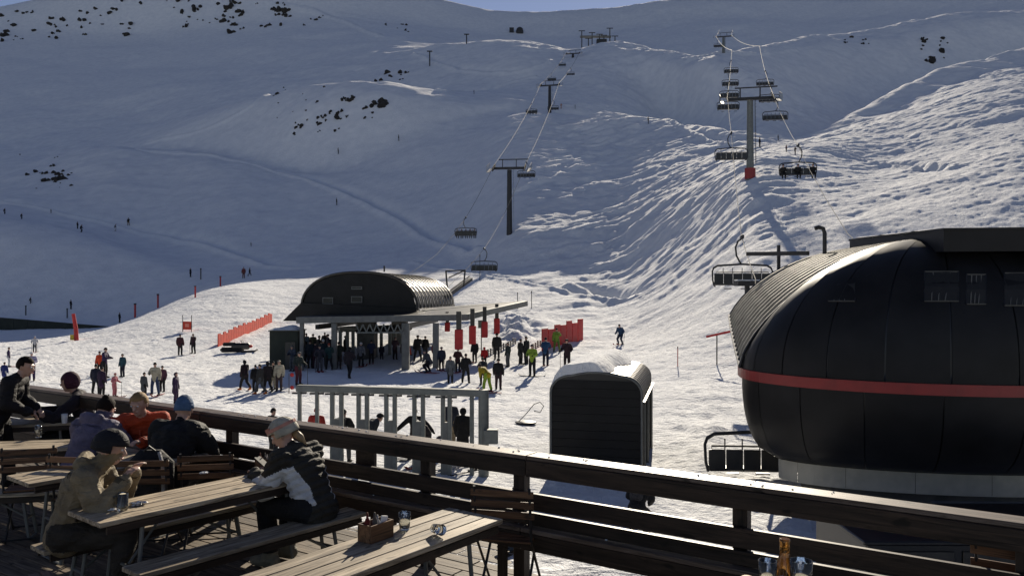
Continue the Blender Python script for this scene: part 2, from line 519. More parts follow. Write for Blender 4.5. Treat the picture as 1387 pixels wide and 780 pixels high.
def terrain_noise(X, Y, Z):
    d = np.hypot(X, Y)
    a_far = np.clip((d - 90) / 200, 0, 1)
    n = _fbm(X / 42, Y / 42, 11, 3) * 3.0 * np.clip((d - 150) / 260, 0, 1) * np.clip((900 - d) / 300, 0.25, 1)
    n += _fbm(X / 14, Y / 14, 21, 3) * (0.10 + 1.3 * a_far * np.clip((620 - d) / 150, 0.3, 1))
    # wind ripples, long axis towards +x +y, strongest on the open slope right of the centre
    ca, sa = math.cos(math.radians(24)), math.sin(math.radians(24))
    u = X * ca + Y * sa; v = -X * sa + Y * ca
    wob = _fbm(X / 9, Y / 9, 61, 2) * 2.2
    rip = _fbm(u / 4.6, (v + wob) / 1.3, 31, 3, 0.6)
    side = np.clip((X / np.maximum(Y, 1) + 0.02) / 0.10, 0, 1)
    near = np.clip((Y - 62) / 30, 0, 1)
    patch = np.clip(0.62 + 1.6 * _fbm(X / 24, Y / 24, 71, 2), 0.12, 1)
    far_r = np.clip((X / np.maximum(Y, 1) - .30) / .1, 0, 1)
    n += _fbm(u / 3.0, (v + wob) / .95, 34, 3, .6) * near * far_r * .15
    n += rip * near * (0.07 + 0.36 * side * patch) * (1 - .55 * far_r)
    n += _fbm(X / 2.6, Y / 2.2, 37, 3, .55) * near * side * (.26 - .16 * far_r) * np.where(Y > 290, 1.3, 1.0)
    pc = X / np.maximum(Y, 1)
    m3 = np.clip((pc + .035) / .05, 0, 1) * np.clip((.20 - pc) / .08, 0, 1) * np.clip((Y - 118) / 22, 0, 1) * np.clip((262 - Y) / 30, 0, 1)
    m3 = m3 * np.clip(.75 + 1.7 * _fbm(X / 30, Y / 30, 93, 2), 0, 1)
    u3 = X * .97 + Y * .26; v3 = -X * .26 + Y * .97
    w3 = _fbm(X / 11, Y / 11, 97, 2) * 4.5
    n += m3 * (1 - 2 * np.abs(_fbm(u3 / 8.5, (v3 + w3) / 4.2, 95, 3, 0.5))) * 0.8
    rip2 = _fbm(u / 22, (v + 2 * wob) / 5.0, 41, 2)
    n += rip2 * near * (0.10 + 0.55 * side * (1 - .5 * far_r))
    # trampled base area
    n += _fbm(X / 0.9, Y / 0.9, 51, 3, 0.65) * 0.10 * (1 - a_far)
    n += _fbm(X / 4.5, Y / 4.5, 56, 2) * 0.14 * (1 - a_far)
    # snow pushed into lumps on the steep bank between shed and right station
    bank = np.exp(-((X / np.maximum(Y, 1) - 0.235) / 0.035) ** 2) * np.exp(-((Y - 31) / 9.0) ** 2)
    n += bank * (_fbm(X / 1.3, Y / 1.3, 81, 3) * 0.35 + 0.1)
    bank2 = np.exp(-((X / np.maximum(Y, 1) - 0.005) / 0.025) ** 2) * np.exp(-((Y - 78) / 9.0) ** 2)
    n += bank2 * (_fbm(X / 1.2, Y / 1.2, 85, 3) * 1.6 + 0.3)
    return n

T_MAX = math.tan(math.radians(38))
TX = np.linspace(-T_MAX, T_MAX, 840)
TY = np.concatenate([np.linspace(3, 12, 10)[:-1], np.arange(12, 60, 0.30), np.arange(60, 300, 0.42), np.arange(300, 460, 1.0), np.arange(460, 820, 3.0), np.arange(820, 1501, 40.0)])
ZB = terrain_cols(TX, TY)
GX = TX[None, :] * TY[:, None]
GY = np.repeat(TY[:, None], len(TX), 1)
# even out small kinks between neighbouring columns on the broad left hills
_px = 693.5 + FOC * TX
_k = np.exp(-(np.arange(-24, 25) / 11.0) ** 2); _k /= _k.sum()
_pad = np.pad(ZB, ((0, 0), (24, 24)), 'edge')
_sm = sum(_k[i] * _pad[:, i:i + ZB.shape[1]] for i in range(49))
_m = np.clip((620 - _px) / 80, 0, 1)[None, :]
ZB = ZB * (1 - _m) + _sm * _m
ZG = ZB + terrain_noise(GX, GY, ZB)

def traverse(cols, width, depth, lip, y0=60):
    """a road or ski track: cut on the uphill side, lip on the downhill side, along a line given in the view"""
    global ZG
    pts = [hit(a, b, y0) for a, b in cols]
    pts = [np.array([p[0], p[1]]) for p in pts]
    fine = []
    for a, b in zip(pts[:-1], pts[1:]):
        for k in range(6): fine.append(a + (b - a) * k / 6)
    fine.append(pts[-1])
    fine = np.array(fine)
    ker = np.ones(5) / 5
    if len(fine) > 9:
        fx = np.convolve(np.pad(fine[:, 0], 2, 'edge'), ker, 'valid'); fy = np.convolve(np.pad(fine[:, 1], 2, 'edge'), ker, 'valid')
        fine = np.stack([fx, fy], -1)
    best = np.full(GX.shape, 1e9); sgn = np.zeros(GX.shape)
    lo, hi = fine.min(0) - 12, fine.max(0) + 12
    rows = np.where((TY > lo[1]) & (TY < hi[1]))[0]
    if len(rows) == 0: return
    r0, r1 = rows[0], rows[-1] + 1
    gx = GX[r0:r1]; gy = GY[r0:r1]; bb = np.full(gx.shape, 1e9); ss = np.zeros(gx.shape)
    for a, b in zip(fine[:-1], fine[1:]):
        d = b - a; L2 = d @ d + 1e-9
        t = np.clip(((gx - a[0]) * d[0] + (gy - a[1]) * d[1]) / L2, 0, 1)
        ex = gx - a[0] - t * d[0]; ey = gy - a[1] - t * d[1]
        q = np.hypot(ex, ey)
        s = ey                     # uphill is away from the camera
        m = q < bb; bb = np.where(m, q, bb); ss = np.where(m, s, ss)
    sd_ = np.where(ss >= 0, bb, -bb)
    cut = -depth * np.exp(-((sd_ - width * .5) / (width * .55)) ** 2) + lip * np.exp(-((sd_ + width * .45) / (width * .35)) ** 2)
    ZG[r0:r1] += np.where(bb < 10, cut, 0)

def ground(x, y):
    """terrain height under a place"""
    t = x / y
    i = np.searchsorted(TY, y) - 1; i = max(0, min(len(TY) - 2, i))
    fy = (y - TY[i]) / (TY[i + 1] - TY[i])
    j = int((t + T_MAX) / (2 * T_MAX) * (len(TX) - 1)); j = max(0, min(len(TX) - 2, j))
    fx = (t - TX[j]) / (TX[j + 1] - TX[j])
    a = ZG[i, j] * (1 - fx) + ZG[i, j + 1] * fx
    b = ZG[i + 1, j] * (1 - fx) + ZG[i + 1, j + 1] * fx
    return float(a * (1 - fy) + b * fy)

def hit(px, py, y0=12.0):
    """first place where the line of sight through a pixel meets the snow"""
    t = (px - 693.5) / FOC; s = (390.0 - py) / FOC
    y = y0
    while y < 900:
        if ground(t * y, y) >= s * y: return Vector((t * y, y, ground(t * y, y)))
        y += 0.2 if y < 150 else 0.6
    return Vector((t * 400, 400, ground(t * 400, 400)))

TRAV = [
 ([(0, 273), (90, 291), (170, 308), (240, 322), (320, 342), (420, 366)], 2.6, 0.7, 0.55),
 ([(185, 203), (250, 208), (330, 219), (410, 240), (480, 265), (560, 302), (650, 350)], 2.4, 0.7, 0.6),
 ([(120, 62 + 20), (240, 66), (330, 58), (450, 55)], 3.0, 0.5, 0.6),
 ([(190, 196), (300, 166), (360, 134), (400, 120)], 2.5, 0.4, 0.7),
 ([(560, 72), (610, 92), (680, 100), (720, 94), (745, 82)], 3.2, 0.8, 1.0),
 ([(590, 126), (660, 117), (730, 103)], 2.5, 0.6, 0.8),
 ([(460, 18), (520, 30)], 3.0, 0.4, 1.2),
 ([(370, 4), (430, 12), (470, 28), (520, 52)], 5.0, 0.4, 2.0),
 ([(560, 52), (640, 50), (700, 46)], 3.0, 0.6, 1.0),
 ([(760, 145), (860, 152), (930, 176), (1000, 198)], 2.5, 0.8, 0.5),
 ([(1100, 203), (1160, 214), (1230, 226), (1300, 228)], 1.8, 0.7, 0.4),
 ([(560, 352), (600, 366), (680, 378), (760, 392), (850, 408)], 1.6, 0.45, 0.35),
 ([(780, 384), (810, 398), (850, 408)], 2.2, 1.3, 0.2),
 ([(930, 80), (1010, 76), (1080, 66)], 3.0, 0.6, 0.8),
]
for c_, w_, d_, l_ in TRAV: traverse(c_, w_, d_, l_, 60)

def build_terrain():
    R, C = ZG.shape
    # centre fan in front
    V = np.stack([GX, GY, ZG], -1).reshape(-1, 3)
    idx = np.arange(R * C).reshape(R, C)
    F = np.stack([idx[:-1, :-1], idx[:-1, 1:], idx[1:, 1:], idx[1:, :-1]], -1).reshape(-1, 4)
    # the rest of the circle, coarse; edge rows reuse the border columns
    az0 = math.radians(38)
    azs = np.concatenate([[az0], np.linspace(az0 + 0.12, 2 * math.pi - az0 - 0.12, 40), [2 * math.pi - az0]])
    rows = np.concatenate([np.arange(0, R - 1, 12), [R - 1]])
    VV = []
    for a in azs:
        k = (a - az0) / (2 * math.pi - 2 * az0)
        # distance along the border, radial
        rad = TY[rows] / math.cos(az0)
        zr = ZG[rows, -1]; zl = ZG[rows, 0]
        zf = zr if k < 0.5 else zl
        side = min(k, 1 - k) * 2
        flat = -5.6 - np.clip(rad - 20, 0, 1e9) * 0.02
        wgt = np.clip((side - 0.15) / 0.5, 0, 1) ** 1.0
        z = zf * (1 - wgt) + flat * wgt
        VV.append(np.stack([np.sin(a) * rad, np.cos(a) * rad, z], -1))
    VV = np.array(VV)
    base = len(V); nr = len(rows)
    V = np.vstack([V, VV.reshape(-1, 3)])
    i2 = np.arange(len(azs) * nr).reshape(len(azs), nr) + base
    F2 = np.stack([i2[:-1, :-1], i2[:-1, 1:], i2[1:, 1:], i2[1:, :-1]], -1).reshape(-1, 4)
    F = np.vstack([F, F2])
    # cap under the camera
    me = bpy.data.meshes.new('snow_ground')
    me.vertices.add(len(V)); me.vertices.foreach_set('co', V.astype(np.float32).ravel())
    me.loops.add(len(F) * 4); me.loops.foreach_set('vertex_index', F.astype(np.int32).ravel())
    me.polygons.add(len(F))
    me.polygons.foreach_set('loop_start', np.arange(0, len(F) * 4, 4, dtype=np.int32))
    me.polygons.foreach_set('loop_total', np.full(len(F), 4, dtype=np.int32))
    me.polygons.foreach_set('use_smooth', np.ones(len(F), dtype=bool))
    me.update(calc_edges=True)
    o = make_obj('snow_ground', me, 'snow')
    o['kind'] = 'structure'
    o['label'] = 'snow covered ground and mountain slopes'
    return o
build_terrain()
# small flat sheet that closes the ground below the terrace building
mb = MB()
mb.add([(-6, -8, -5.62), (6, -8, -5.62), (6, 6, -5.62), (-6, 6, -5.62)], [(0, 1, 2, 3)])
mb.top('snow_apron', 'snow', None, None, kind='structure')
# ------------------------------------------------------------------ large structures
def ell_pt(C, ax, r_lat, r_fwd, ang, z):
    """point on the plan of a station nose: ang 0..pi from the left side round the front to the right side"""
    a = -math.cos(ang) * r_lat; f = -math.sin(ang) * r_fwd
    ux, uy = ax                      # axis pointing back
    rx, ry = uy, -ux                 # to the right
    return Vector((C[0] + rx * a + ux * f, C[1] + ry * a + uy * f, z))

def build_right_station():
    C = (11.2, 21.5)
    a = math.atan(0.17); ax = (math.sin(a), math.cos(a))
    rt = (ax[1], -ax[0])
    gz = ground(C[0], 20.5)
    root = thing('lift_station', 'large black rounded lift station with a red band, beside the terrace at the right', 'lift station', (C[0], C[1], -5.6))
    Z0, HT, RL, RF = -2.2, 3.5, 4.95, 3.3
    # upper nose: panels between seams
    NP, NR = 11, 12
    for k in range(NP):
        a0 = math.pi * k / NP + 0.004; a1 = math.pi * (k + 1) / NP - 0.004
        rows = []
        for i in range(NR + 1):
            t = math.sin(math.pi / 2 * i / NR) ** 1.2
            row = []
            for j in range(5):
                an = a0 + (a1 - a0) * j / 4; pe = 1.56 + 1.1 * math.sin(an)
                s_ = max(0, 1 - t ** pe) ** (1 / pe) * 0.985 + 0.015
                row.append(ell_pt(C, ax, RL * s_, RF * s_, an, Z0 + HT * t))
            rows.append(row)
        mb = MB().grid(rows)
        mb.build('nose_panel', 'blackpanel', root, world=True, smooth=True)
    # seams
    mb = MB()
    for k in range(1, NP):
        an = math.pi * k / NP
        pass
    rows = []
    for i in range(15):
        t = min(1.0, i / 14.0)
        row = []
        for j in range(41):
            an = math.pi * j / 40; pe = 1.56 + 1.1 * math.sin(an); s_ = max(0, 1 - t ** pe) ** (1 / pe)
            row.append(ell_pt(C, ax, RL * s_ - .03 * (s_ > .1), RF * s_ - .03 * (s_ > .1), an, Z0 + (HT - .04) * t))
        rows.append(row)
    for i in range(9):
        t = i / 8; s_ = math.sqrt(max(0, 1 - t ** 2.3))
        rows.insert(0, [ell_pt(C, ax, 4.02 + 0.9 * s_, 1.42 + 1.85 * s_, math.pi * j / 40, Z0 - 2.38 * t) for j in range(41)])
    mb.grid(rows)
    mb.build('light_block_shell', 'black', root, world=True, smooth=True)
    # flat closing wall right behind the lower nose, and behind the upper one inside the roof
    rows = [[p_ for p_ in (ell_pt(C, ax, (4.0 + .9 * math.sqrt(max(0, 1 - (i / 8) ** 2.3))) * q, 0, 0, Z0 - 2.38 * i / 8) for q in (-1, -.5, 0, .5, 1))] for i in range(9)]
    MB().grid(rows).build('closing_wall', 'black', root, world=True)
    # red band
    for s0, s1 in ((0.0, 0.60), (0.615, 1.0)):
        rows = []
        for z, d in ((Z0 + 0.02, 0.0), (Z0 + 0.02, 0.06), (Z0 - 0.24, 0.06), (Z0 - 0.24, 0.0)):
            rows.append([ell_pt(C, ax, RL + d, RF + d, math.pi * (s0 + (s1 - s0) * j / 30), z) for j in range(31)])
        mb = MB().grid(rows)
        for sgn in (0, 1):     # run back along the sides
            if (sgn == 0 and s0 > 0) or (sgn == 1 and s1 < 1): continue
            e = math.pi * sgn
            r2 = []
            for z, d in ((Z0 + 0.02, 0.0), (Z0 + 0.02, 0.06), (Z0 - 0.24, 0.06), (Z0 - 0.24, 0.0)):
                p = ell_pt(C, ax, RL + d, RF, e, z)
                r2.append([p, p + Vector((ax[0], ax[1], 0)) * 0.5])
            mb.grid(r2)
        mb.build('red_band', 'redband', root, world=True, smooth=False)
    # lower nose, tapering inwards
    NL = 8
    for k in range(9):
        a0 = math.pi * k / 9 + 0.003; a1 = math.pi * (k + 1) / 9 - 0.003
        rows = []
        for i in range(NL + 1):
            t = i / NL
            s_ = math.sqrt(max(0, 1 - t ** 2.3))
            rows.append([ell_pt(C, ax, 4.05 + 0.9 * s_, 1.45 + 1.85 * s_, a0 + (a1 - a0) * j / 4, Z0 - 0.24 - 2.16 * t) for j in range(5)])
        MB().grid(rows).build('lower_panel', 'blackpanel', root, world=True, smooth=True)
    # underside closing plate and pale skirt
    rows = [[ell_pt(C, ax, 4.1, 1.5, math.pi * j / 24, Z0 - 2.39) for j in range(25)],
            [Vector((C[0], C[1], Z0 - 2.39))] * 25]
    MB().grid(rows).build('underside', 'black', root, world=True)
    for k in range(7):
        a0 = math.pi * k / 7 + 0.0015; a1 = math.pi * (k + 1) / 7 - 0.0015
        rows = []
        for z, rr in ((Z0 - 2.36, 0.0), (Z0 - 2.95, 0.0), (Z0 - 2.95, -0.12)):
            rows.append([ell_pt(C, ax, 3.98 + rr, 1.36 + rr, a0 + (a1 - a0) * j / 5, z) for j in range(6)])
        MB().grid(rows).build('skirt_panel', 'concrete', root, world=True)
    mb = MB()
    for k in range(13):
        p0 = ell_pt(C, ax, 3.3, 0.8, math.pi * k / 12, Z0 - 2.9)
    rows = [[ell_pt(C, ax, 3.4, 0.9, math.pi * j / 16, z) for j in range(17)] for z in (Z0 - 2.5, -5.9)]
    mb.grid(rows)
    mb.build('base_wall', 'darkconc', root, world=True)
    # barrel roof behind the nose, cut by a rising eave on the left
    D = 6.3
    def arch(t, d, off=0.0):      # t angle 0 (left) .. pi (right)
        p_ = 1.56 + (2.0 - 1.56) * max(0, min(1, d / D))
        c_, s_ = math.cos(t), math.sin(t)
        k_ = (abs(c_) ** p_ + abs(s_) ** p_) ** (-1 / p_)
        lat = -c_ * k_ * (RL + off); z = Z0 + s_ * k_ * (HT + off)
        return Vector((C[0] + rt[0] * lat + ax[0] * d, C[1] + rt[1] * lat + ax[1] * d, z))
    NB = 13
    for k in range(NB):
        d0 = D * k / NB; d1 = D * (k + 1) / NB
        rows = []
        for j in range(25):
            row = []
            for d in (d0, d0 + 0.06, d0 + 0.06001, d1):
                tmin = math.asin(min(0.95, (0.06 + 1.15 * d / D) / HT))
                tt = tmin + (math.pi - 2 * tmin) * j / 24
                row.append(arch(tt, d, 0.10 if d <= d0 + 0.06 else 0.0))
            rows.append(row)
        o = MB().grid(rows).build('roof_sheet', 'roofmetal', root, world=True)
    # rear rim
    tmin = math.asin(1.21 / HT)
    MB().tube([arch(tmin + (math.pi - 2 * tmin) * j / 24, D + .02, 0.03) for j in range(25)], 0.06, 6).build('rear_rim', 'black', root, world=True)
    ev = [arch(math.asin((0.06 + 1.15 * q) / HT), D * q, 0.04) for q in (0, .25, .5, .75, 1)]
    MB().tube(ev, 0.07, 6).build('eave_gutter', 'black', root, world=True)
    ev = [arch(math.pi - math.asin((0.06 + 1.15 * q) / HT), D * q, 0.04) for q in (0, .25, .5, .75, 1)]
    MB().tube(ev, 0.07, 6).build('eave_gutter', 'black', root, world=True)
    # front arch rim where nose meets roof
    MB().tube([arch(math.pi * j / 30, -0.02, 0.05) for j in range(31)], 0.045, 6).build('front_rim', 'black', root, world=True)
    # ridge box
    def along(lat, d, z): return Vector((C[0] + rt[0] * lat + ax[0] * d, C[1] + rt[1] * lat + ax[1] * d, z))
    mb = MB().beam(along(1.35, -2.6, 1.10), along(1.35, D + 0.2, 1.38), 4.0, 0.50)
    rb = mb.build('ridge_box', 'blackpanel', root, world=True)
    MB().beam(along(1.35, -2.65, 1.37), along(1.35, D + 0.25, 1.65), 4.05, 0.06)  .build('cap_sheet', 'blackpanel', rb, world=True)
    rows = [[along(lat, -1.5 + i * 1.0, 1.46 + i * .034 + 0.05 * math.sin(i * 2.1) - abs(lat) * 0.08) for lat in (-0.7, -0.3, 0, 0.4, 0.7)] for i in range(8)]
    mbs = MB().grid(rows)
    rows = [[along(lat, -1.5 + i * 1.0, 1.42 + i * .034) for lat in (-0.74, -0.3, 0, 0.4, 0.74)] for i in range(8)]
    mbs.grid(rows)
    mbs.build('roof_snow', 'snow', rb, world=True, smooth=True)
    # stove pipe with a bent top, behind the roof's left end
    p = P(1117, 338, 27.0)
    MB().tube([p + Vector((0, 0, -1.6)), p + Vector((0, 0, 0.55)), p + Vector((-0.05, 0, 0.7)), p + Vector((-0.2, 0, 0.74)), p + Vector((-0.32, 0, 0.7))], 0.07, 8).build('stove_pipe', 'darksteel', root, world=True)
    # windows on the nose, slightly proud dark glass with bright bars seen through
    for (px, py, wd, ht, Y) in ((1275, 388, 46, 40, 19.6), (1322, 392, 26, 40, 19.5), (1380, 392, 40, 44, 19.7), (1140, 385, 36, 46, 21.2)):
        ang = math.acos(max(-1, min(1, -((px - 693.5) * Y / FOC - C[0]) / RL)))
        rows = []
        for yy in (py - ht / 2, py, py + ht / 2):
            row = []
            for xx in (px - wd / 2, px - wd / 6, px + wd / 6, px + wd / 2):
                # intersect the view ray with the dome
                dx, dz = (xx - 693.5) / FOC, (390 - yy) / FOC
                lo = 14.0
                for _ in range(900):
                    X, Yy, Zz = dx * lo, lo, dz * lo
                    rx_ = X - C[0]; ry_ = Yy - C[1]
                    u = rx_ * ax[0] + ry_ * ax[1]; v = rx_ * rt[0] + ry_ * rt[1]
                    hy = math.hypot(u / RF, v / RL); pe = 1.56 + 1.1 * abs(u / RF) / max(hy, 1e-6)
                    if hy ** pe + (max(0, Zz - Z0) / HT) ** pe <= 1.002: break
                    lo += 0.01
                row.append(Vector((X, Yy, Zz)) + Vector((-0.002, -0.012, 0.004)))
            rows.append(row)
        wn = MB().grid(rows).build('window', 'rubber', root, world=True)
        fr = MB(); c = [rows[0][0], rows[0][3], rows[2][3], rows[2][0]]
        for i in range(4): fr.beam(c[i], c[(i + 1) % 4], 0.03, 0.03)
        fr.build('window_frame', 'black', wn, world=True)
        mbb = MB()
        for q in (0.25, 0.5, 0.75):
            mbb.beam(rows[2][0].lerp(rows[2][3], q * 0.8) + Vector((0, -0.015, 0.02)), rows[0][0].lerp(rows[0][3], q) + Vector((0, -0.015, -0.02)), 0.02, 0.015)
        mbb.build('glazing_bar', 'darkconc', wn, world=True)
    # small roof lights set in the panels
    mb = MB()
    for px, py, Y in ((1198, 338, 23.0), (1117, 392, 22.2), (1100, 426, 22.0), (1128, 458, 20.4), (1083, 490, 20.3), (1310, 336, 20.5)):
        p = P(px, py, Y)
    # inner guide rail sticking out towards the uphill side
    a0 = P(1012, 344, 30.0); a1 = P(1095, 343, 27.5)
    MB().beam(a0, a1, 0.1, 0.14).build('guide_beam', 'darksteel', root, world=True)
    MB().beam(a0 + Vector((1.0, -0.5, 0.3)), a0 + Vector((1.0, -0.5, -0.6)), 0.1, 0.1).build('bracket', 'darksteel', root, world=True)
    # dark ground level machine room and steps right under the skirt
    return root
build_right_station()

# low dark retaining wall in front of the station base, at the right edge
def small_wall():
    a = P(1263, 682, 17.6); b = P(1400, 682, 17.4)
    mb = MB().beam((a.x, a.y, -4.85), (b.x + 2.5, b.y, -4.85), 0.25, 0.42, bev=0.02)
    mb.beam((a.x, a.y, -5.3), (b.x + 2.5, b.y, -5.3), 0.22, 0.8)
    mb.top('low_wall', 'darkconc', 'low dark concrete wall in the shade under the pale skirt of the right lift station', 'wall')
small_wall()
eq = thing('equipment_box', 'long dark equipment box on shaded snow between the rail and the right lift station', 'box', (8.3, 14.9, -5.6))
MB().box((0, 0, .62), (4.6, 2.3, 1.3), bev=.03).build('body', 'black', eq)
MB().box((0, 0, 1.30), (4.75, 2.45, .07), bev=.02).build('lid', 'black', eq)
for k_ in range(3): MB().box((-1.5 + 1.5 * k_, -1.17, .65), (1.35, .03, 1.0), bev=.01).build('front_panel', 'darkroof', eq)
MB().box((2.55, 0, .45), (.35, 1.6, .9), bev=.03).build('side_step', 'darkconc', eq)

# ------------------------------------------------------------------ middle lift station with vaulted roof
def build_mid_station():
    F = Vector((-11.3, 60.0, 0))
    az = math.radians(6.5); ax = Vector((math.sin(az), math.cos(az), 0)); rt = Vector((ax.y, -ax.x, 0))
    root = thing('lift_station', 'dark vaulted lift station on the snow with a canopy and hanging red pads', 'lift station', (F.x, F.y, -5.4))
    RL, Z0, HT = 4.35, -1.55, 2.65
    def arch(t, d, off=0.0, pw=0.8):
        c, s_ = math.cos(t), math.sin(t)
        lat = -math.copysign(abs(c) ** 0.82, c) * (RL + off); z = Z0 + (s_ ** 0.9 if s_ > 0 else 0) * (HT + off)
        return F + rt * lat + ax * d + Vector((0, 0, z))
    L = 15.0; NB = 12
    for k in range(NB):
        d0, d1 = L * k / NB, L * (k + 1) / NB
        rows = []
        for j in range(21):
            t = math.pi * j / 20
            rows.append([arch(t, d0, .09), arch(t, d0 + .1, .09), arch(t, d0 + .1001, 0), arch(t, d1, 0)])
        MB().grid(rows).build('roof_sheet', 'darkroof', root, world=True)
    # facade: three panels, with an overhanging lower skirt to the left
    def facade_z(lat):
        lo, hi = 0.0, math.pi
        for _ in range(40):
            m_ = (lo + hi) / 2
            v = -math.copysign(abs(math.cos(m_)) ** 0.82, math.cos(m_)) * RL
            if v < lat: lo = m_
            else: hi = m_
        return Z0 + math.sin(lo) ** 0.9 * HT
    xs = np.linspace(-RL, RL, 41)
    for k in range(8):
        seg = xs[k * 5:k * 5 + 6]
        rows = [[F + rt * (x * .996) - ax * .02 + Vector((0, 0, Z0 - 0.02)) for x in seg],
                [F + rt * (x * .996) - ax * .02 + Vector((0, 0, max(Z0, facade_z(x) - .05))) for x in seg]]
        MB().grid(rows).build('facade_panel', 'blackpanel', root, world=True)
    mb = MB()
    mb.tube([arch(math.pi * j / 30, -0.05, 0.05) for j in range(31)], 0.10, 6)
    mb.build('facade_rim', 'darkroof', root, world=True)
    for lat, z, wd, ht in ((-2.35, -0.95, 0.75, 0.45), (-0.15, -0.85, 0.8, 0.42), (-0.15, 0.0, 0.75, 0.16)):
        c = F + rt * lat - ax * 0.06 + Vector((0, 0, z))
        wn = MB().beam(c - rt * wd / 2, c + rt * wd / 2, 0.05, ht).build('window', 'window', root, world=True)
        fr = MB()
        for s_ in (-1, 1):
            fr.beam(c + rt * s_ * wd / 2 - ax * .03 + Vector((0, 0, -ht / 2)), c + rt * s_ * wd / 2 - ax * .03 + Vector((0, 0, ht / 2)), .05, .06)
            fr.beam(c - rt * (wd / 2 + .03) - ax * .03 + Vector((0, 0, s_ * ht / 2)), c + rt * (wd / 2 + .03) - ax * .03 + Vector((0, 0, s_ * ht / 2)), .06, .05)
        fr.build('window_frame', 'greysteel', wn, world=True)
    # lower skirt under the vault with flared left end
    zb = -2.45
    l0 = F - rt * (RL + 1.3) - ax * 0.25; r0 = F + rt * (RL + .05) - ax * 0.25
    mb = MB()
    prof = [(-RL - 1.4, zb), (RL + 0.05, zb), (RL + 0.05, Z0 + .05), (-RL, Z0 + .45)]
    fr = [F + rt * x - ax * .3 + Vector((0, 0, z)) for x, z in prof]
    bk = [F + rt * x + ax * L + Vector((0, 0, z)) for x, z in prof]
    mb.add(fr + bk, [(0, 1, 2, 3), (7, 6, 5, 4), (0, 4, 5, 1), (1, 5, 6, 2), (2, 6, 7, 3), (3, 7, 4, 0)])
    mb.build('skirt', 'blackpanel', root, world=True, fix=True)
    c = F + rt * (RL + .12) + ax * 1.6 + Vector((0, 0, Z0 - .35))
    MB().beam(c - ax * 1.3, c + ax * 1.3, .06, .72).build('control_sign', 'whitepaint', root, world=True)
    c = F - rt * 0.3 + ax * 8 + Vector((0, 0, Z0 + HT + .25))
    MB().beam(c, c + Vector((0, 0, .5)), .12, .12).build('antenna', 'darksteel', root, world=True)
    # canopy frame in front
    zt = -2.45
    A = P(402, 430, 55.5); B = P(634, 424, 55.5); Cc = P(703, 410, 63)
    mb = MB().beam((A.x, A.y, -2.2), (B.x, B.y, -2.0), 0.35, 0.42)
    mb.build('canopy_beam', 'greysteel', root, world=True)
    mb = MB().beam((B.x - .1, B.y, -1.98), (Cc.x + .6, 66.0, -1.25), 0.3, 0.4)
    mb.build('canopy_beam', 'galv', root, world=True)
    mb = MB().beam((B.x - 3.5, B.y + 4, -1.75), (Cc.x + .5, 66.4, -1.15), 0.3, 0.22)
    mb.build('canopy_beam', 'greysteel', root, world=True)
    roof = [Vector((A.x, A.y + .2, -2.0)), Vector((B.x, B.y + .2, -1.82)), Vector((Cc.x + .4, 66.2, -1.07)), Vector((B.x - 3.2, 62, -1.5)), Vector((A.x + 1, 60.2, -1.9))]
    mb = MB(); mb.add(roof + [v - Vector((0, 0, .1)) for v in roof], [(0, 1, 2, 3, 4), (9, 8, 7, 6, 5)] + [(i, (i + 1) % 5, (i + 1) % 5 + 5, i + 5) for i in range(5)])
    mb.build('canopy_roof', 'darkroof', root, world=True, fix=True)
    # zigzag truss hanging below the beam
    mb = MB()
    t0 = P(482, 428, 55.2); t1 = P(548, 428, 55.2)
    n = 7
    for i in range(n):
        xa = t0.x + (t1.x - t0.x) * i / n; xb = t0.x + (t1.x - t0.x) * (i + 1) / n
        mb.beam((xa, 55.2, -2.45), ((xa + xb) / 2, 55.2, -3.0), .07, .07); mb.beam(((xa + xb) / 2, 55.2, -3.0), (xb, 55.2, -2.45), .07, .07)
    mb.beam((t0.x, 55.2, -3.03), (t1.x, 55.2, -3.03), .09, .09)
    mb.build('truss', 'galv', root, world=True)
    # columns
    for px, wd, pyb in ((452, 7, 486), (549, 10, 500), (590, 8, 470), (408, 5, 486)):
        pb = P(px, pyb, 55.4); g = ground(pb.x, 55.4) - 0.2
        MB().beam((pb.x, 55.6, g), (pb.x, 55.6, -2.4), wd / FOC * 55, wd / FOC * 55, up=(0, 1, 0)).build('column', 'greysteel', root, world=True)
    # hanging queue boards with red pads, receding to the right
    for i, (px, ty, by, wd, Y) in enumerate(((606, 428, 449, 7, 57.5), (621.5, 428, 473, 11, 51), (640, 424, 466, 9.5, 53.5), (656.5, 421, 457, 8.5, 57), (673, 417, 452, 8, 61))):
        t = P(px, ty, Y); b = P(px, by, Y); h = b.z - t.z
        wpx = wd / FOC * Y
        MB().beam((t.x, Y, t.z + .3), (t.x, Y, t.z + h * .42), wpx * .62, wpx * .62, up=(0, 1, 0)).build('hanging_post', 'darkroof', root, world=True)
        MB().beam((t.x, Y, t.z + h * .40), (t.x, Y, b.z), wpx, wpx * .8, up=(0, 1, 0), bev=.04).build('red_pad', 'red', root, world=True)
    # machinery under the roof: bullwheel, rails, dark mass
    mb = MB()
    c = F + ax * 4 + Vector((0, 0, -3.2))
    mb.lathe(c, [(2.9, -.12), (3.0, 0), (2.9, .12), (2.6, .12), (2.6, -.12)], 28)
    mb.build('bullwheel', 'darksteel', root, world=True, smooth=False)
    MB().beam(F - rt * 3.2 + Vector((0, 0, -2.9)), F - rt * 2.9 + ax * 14 + Vector((0, 0, -2.9)), .3, .35).build('running_rail', 'darksteel', root, world=True)
    MB().beam(F + rt * 3.2 + Vector((0, 0, -2.9)), F + rt * 2.9 + ax * 14 + Vector((0, 0, -2.9)), .3, .35).build('running_rail', 'darksteel', root, world=True)
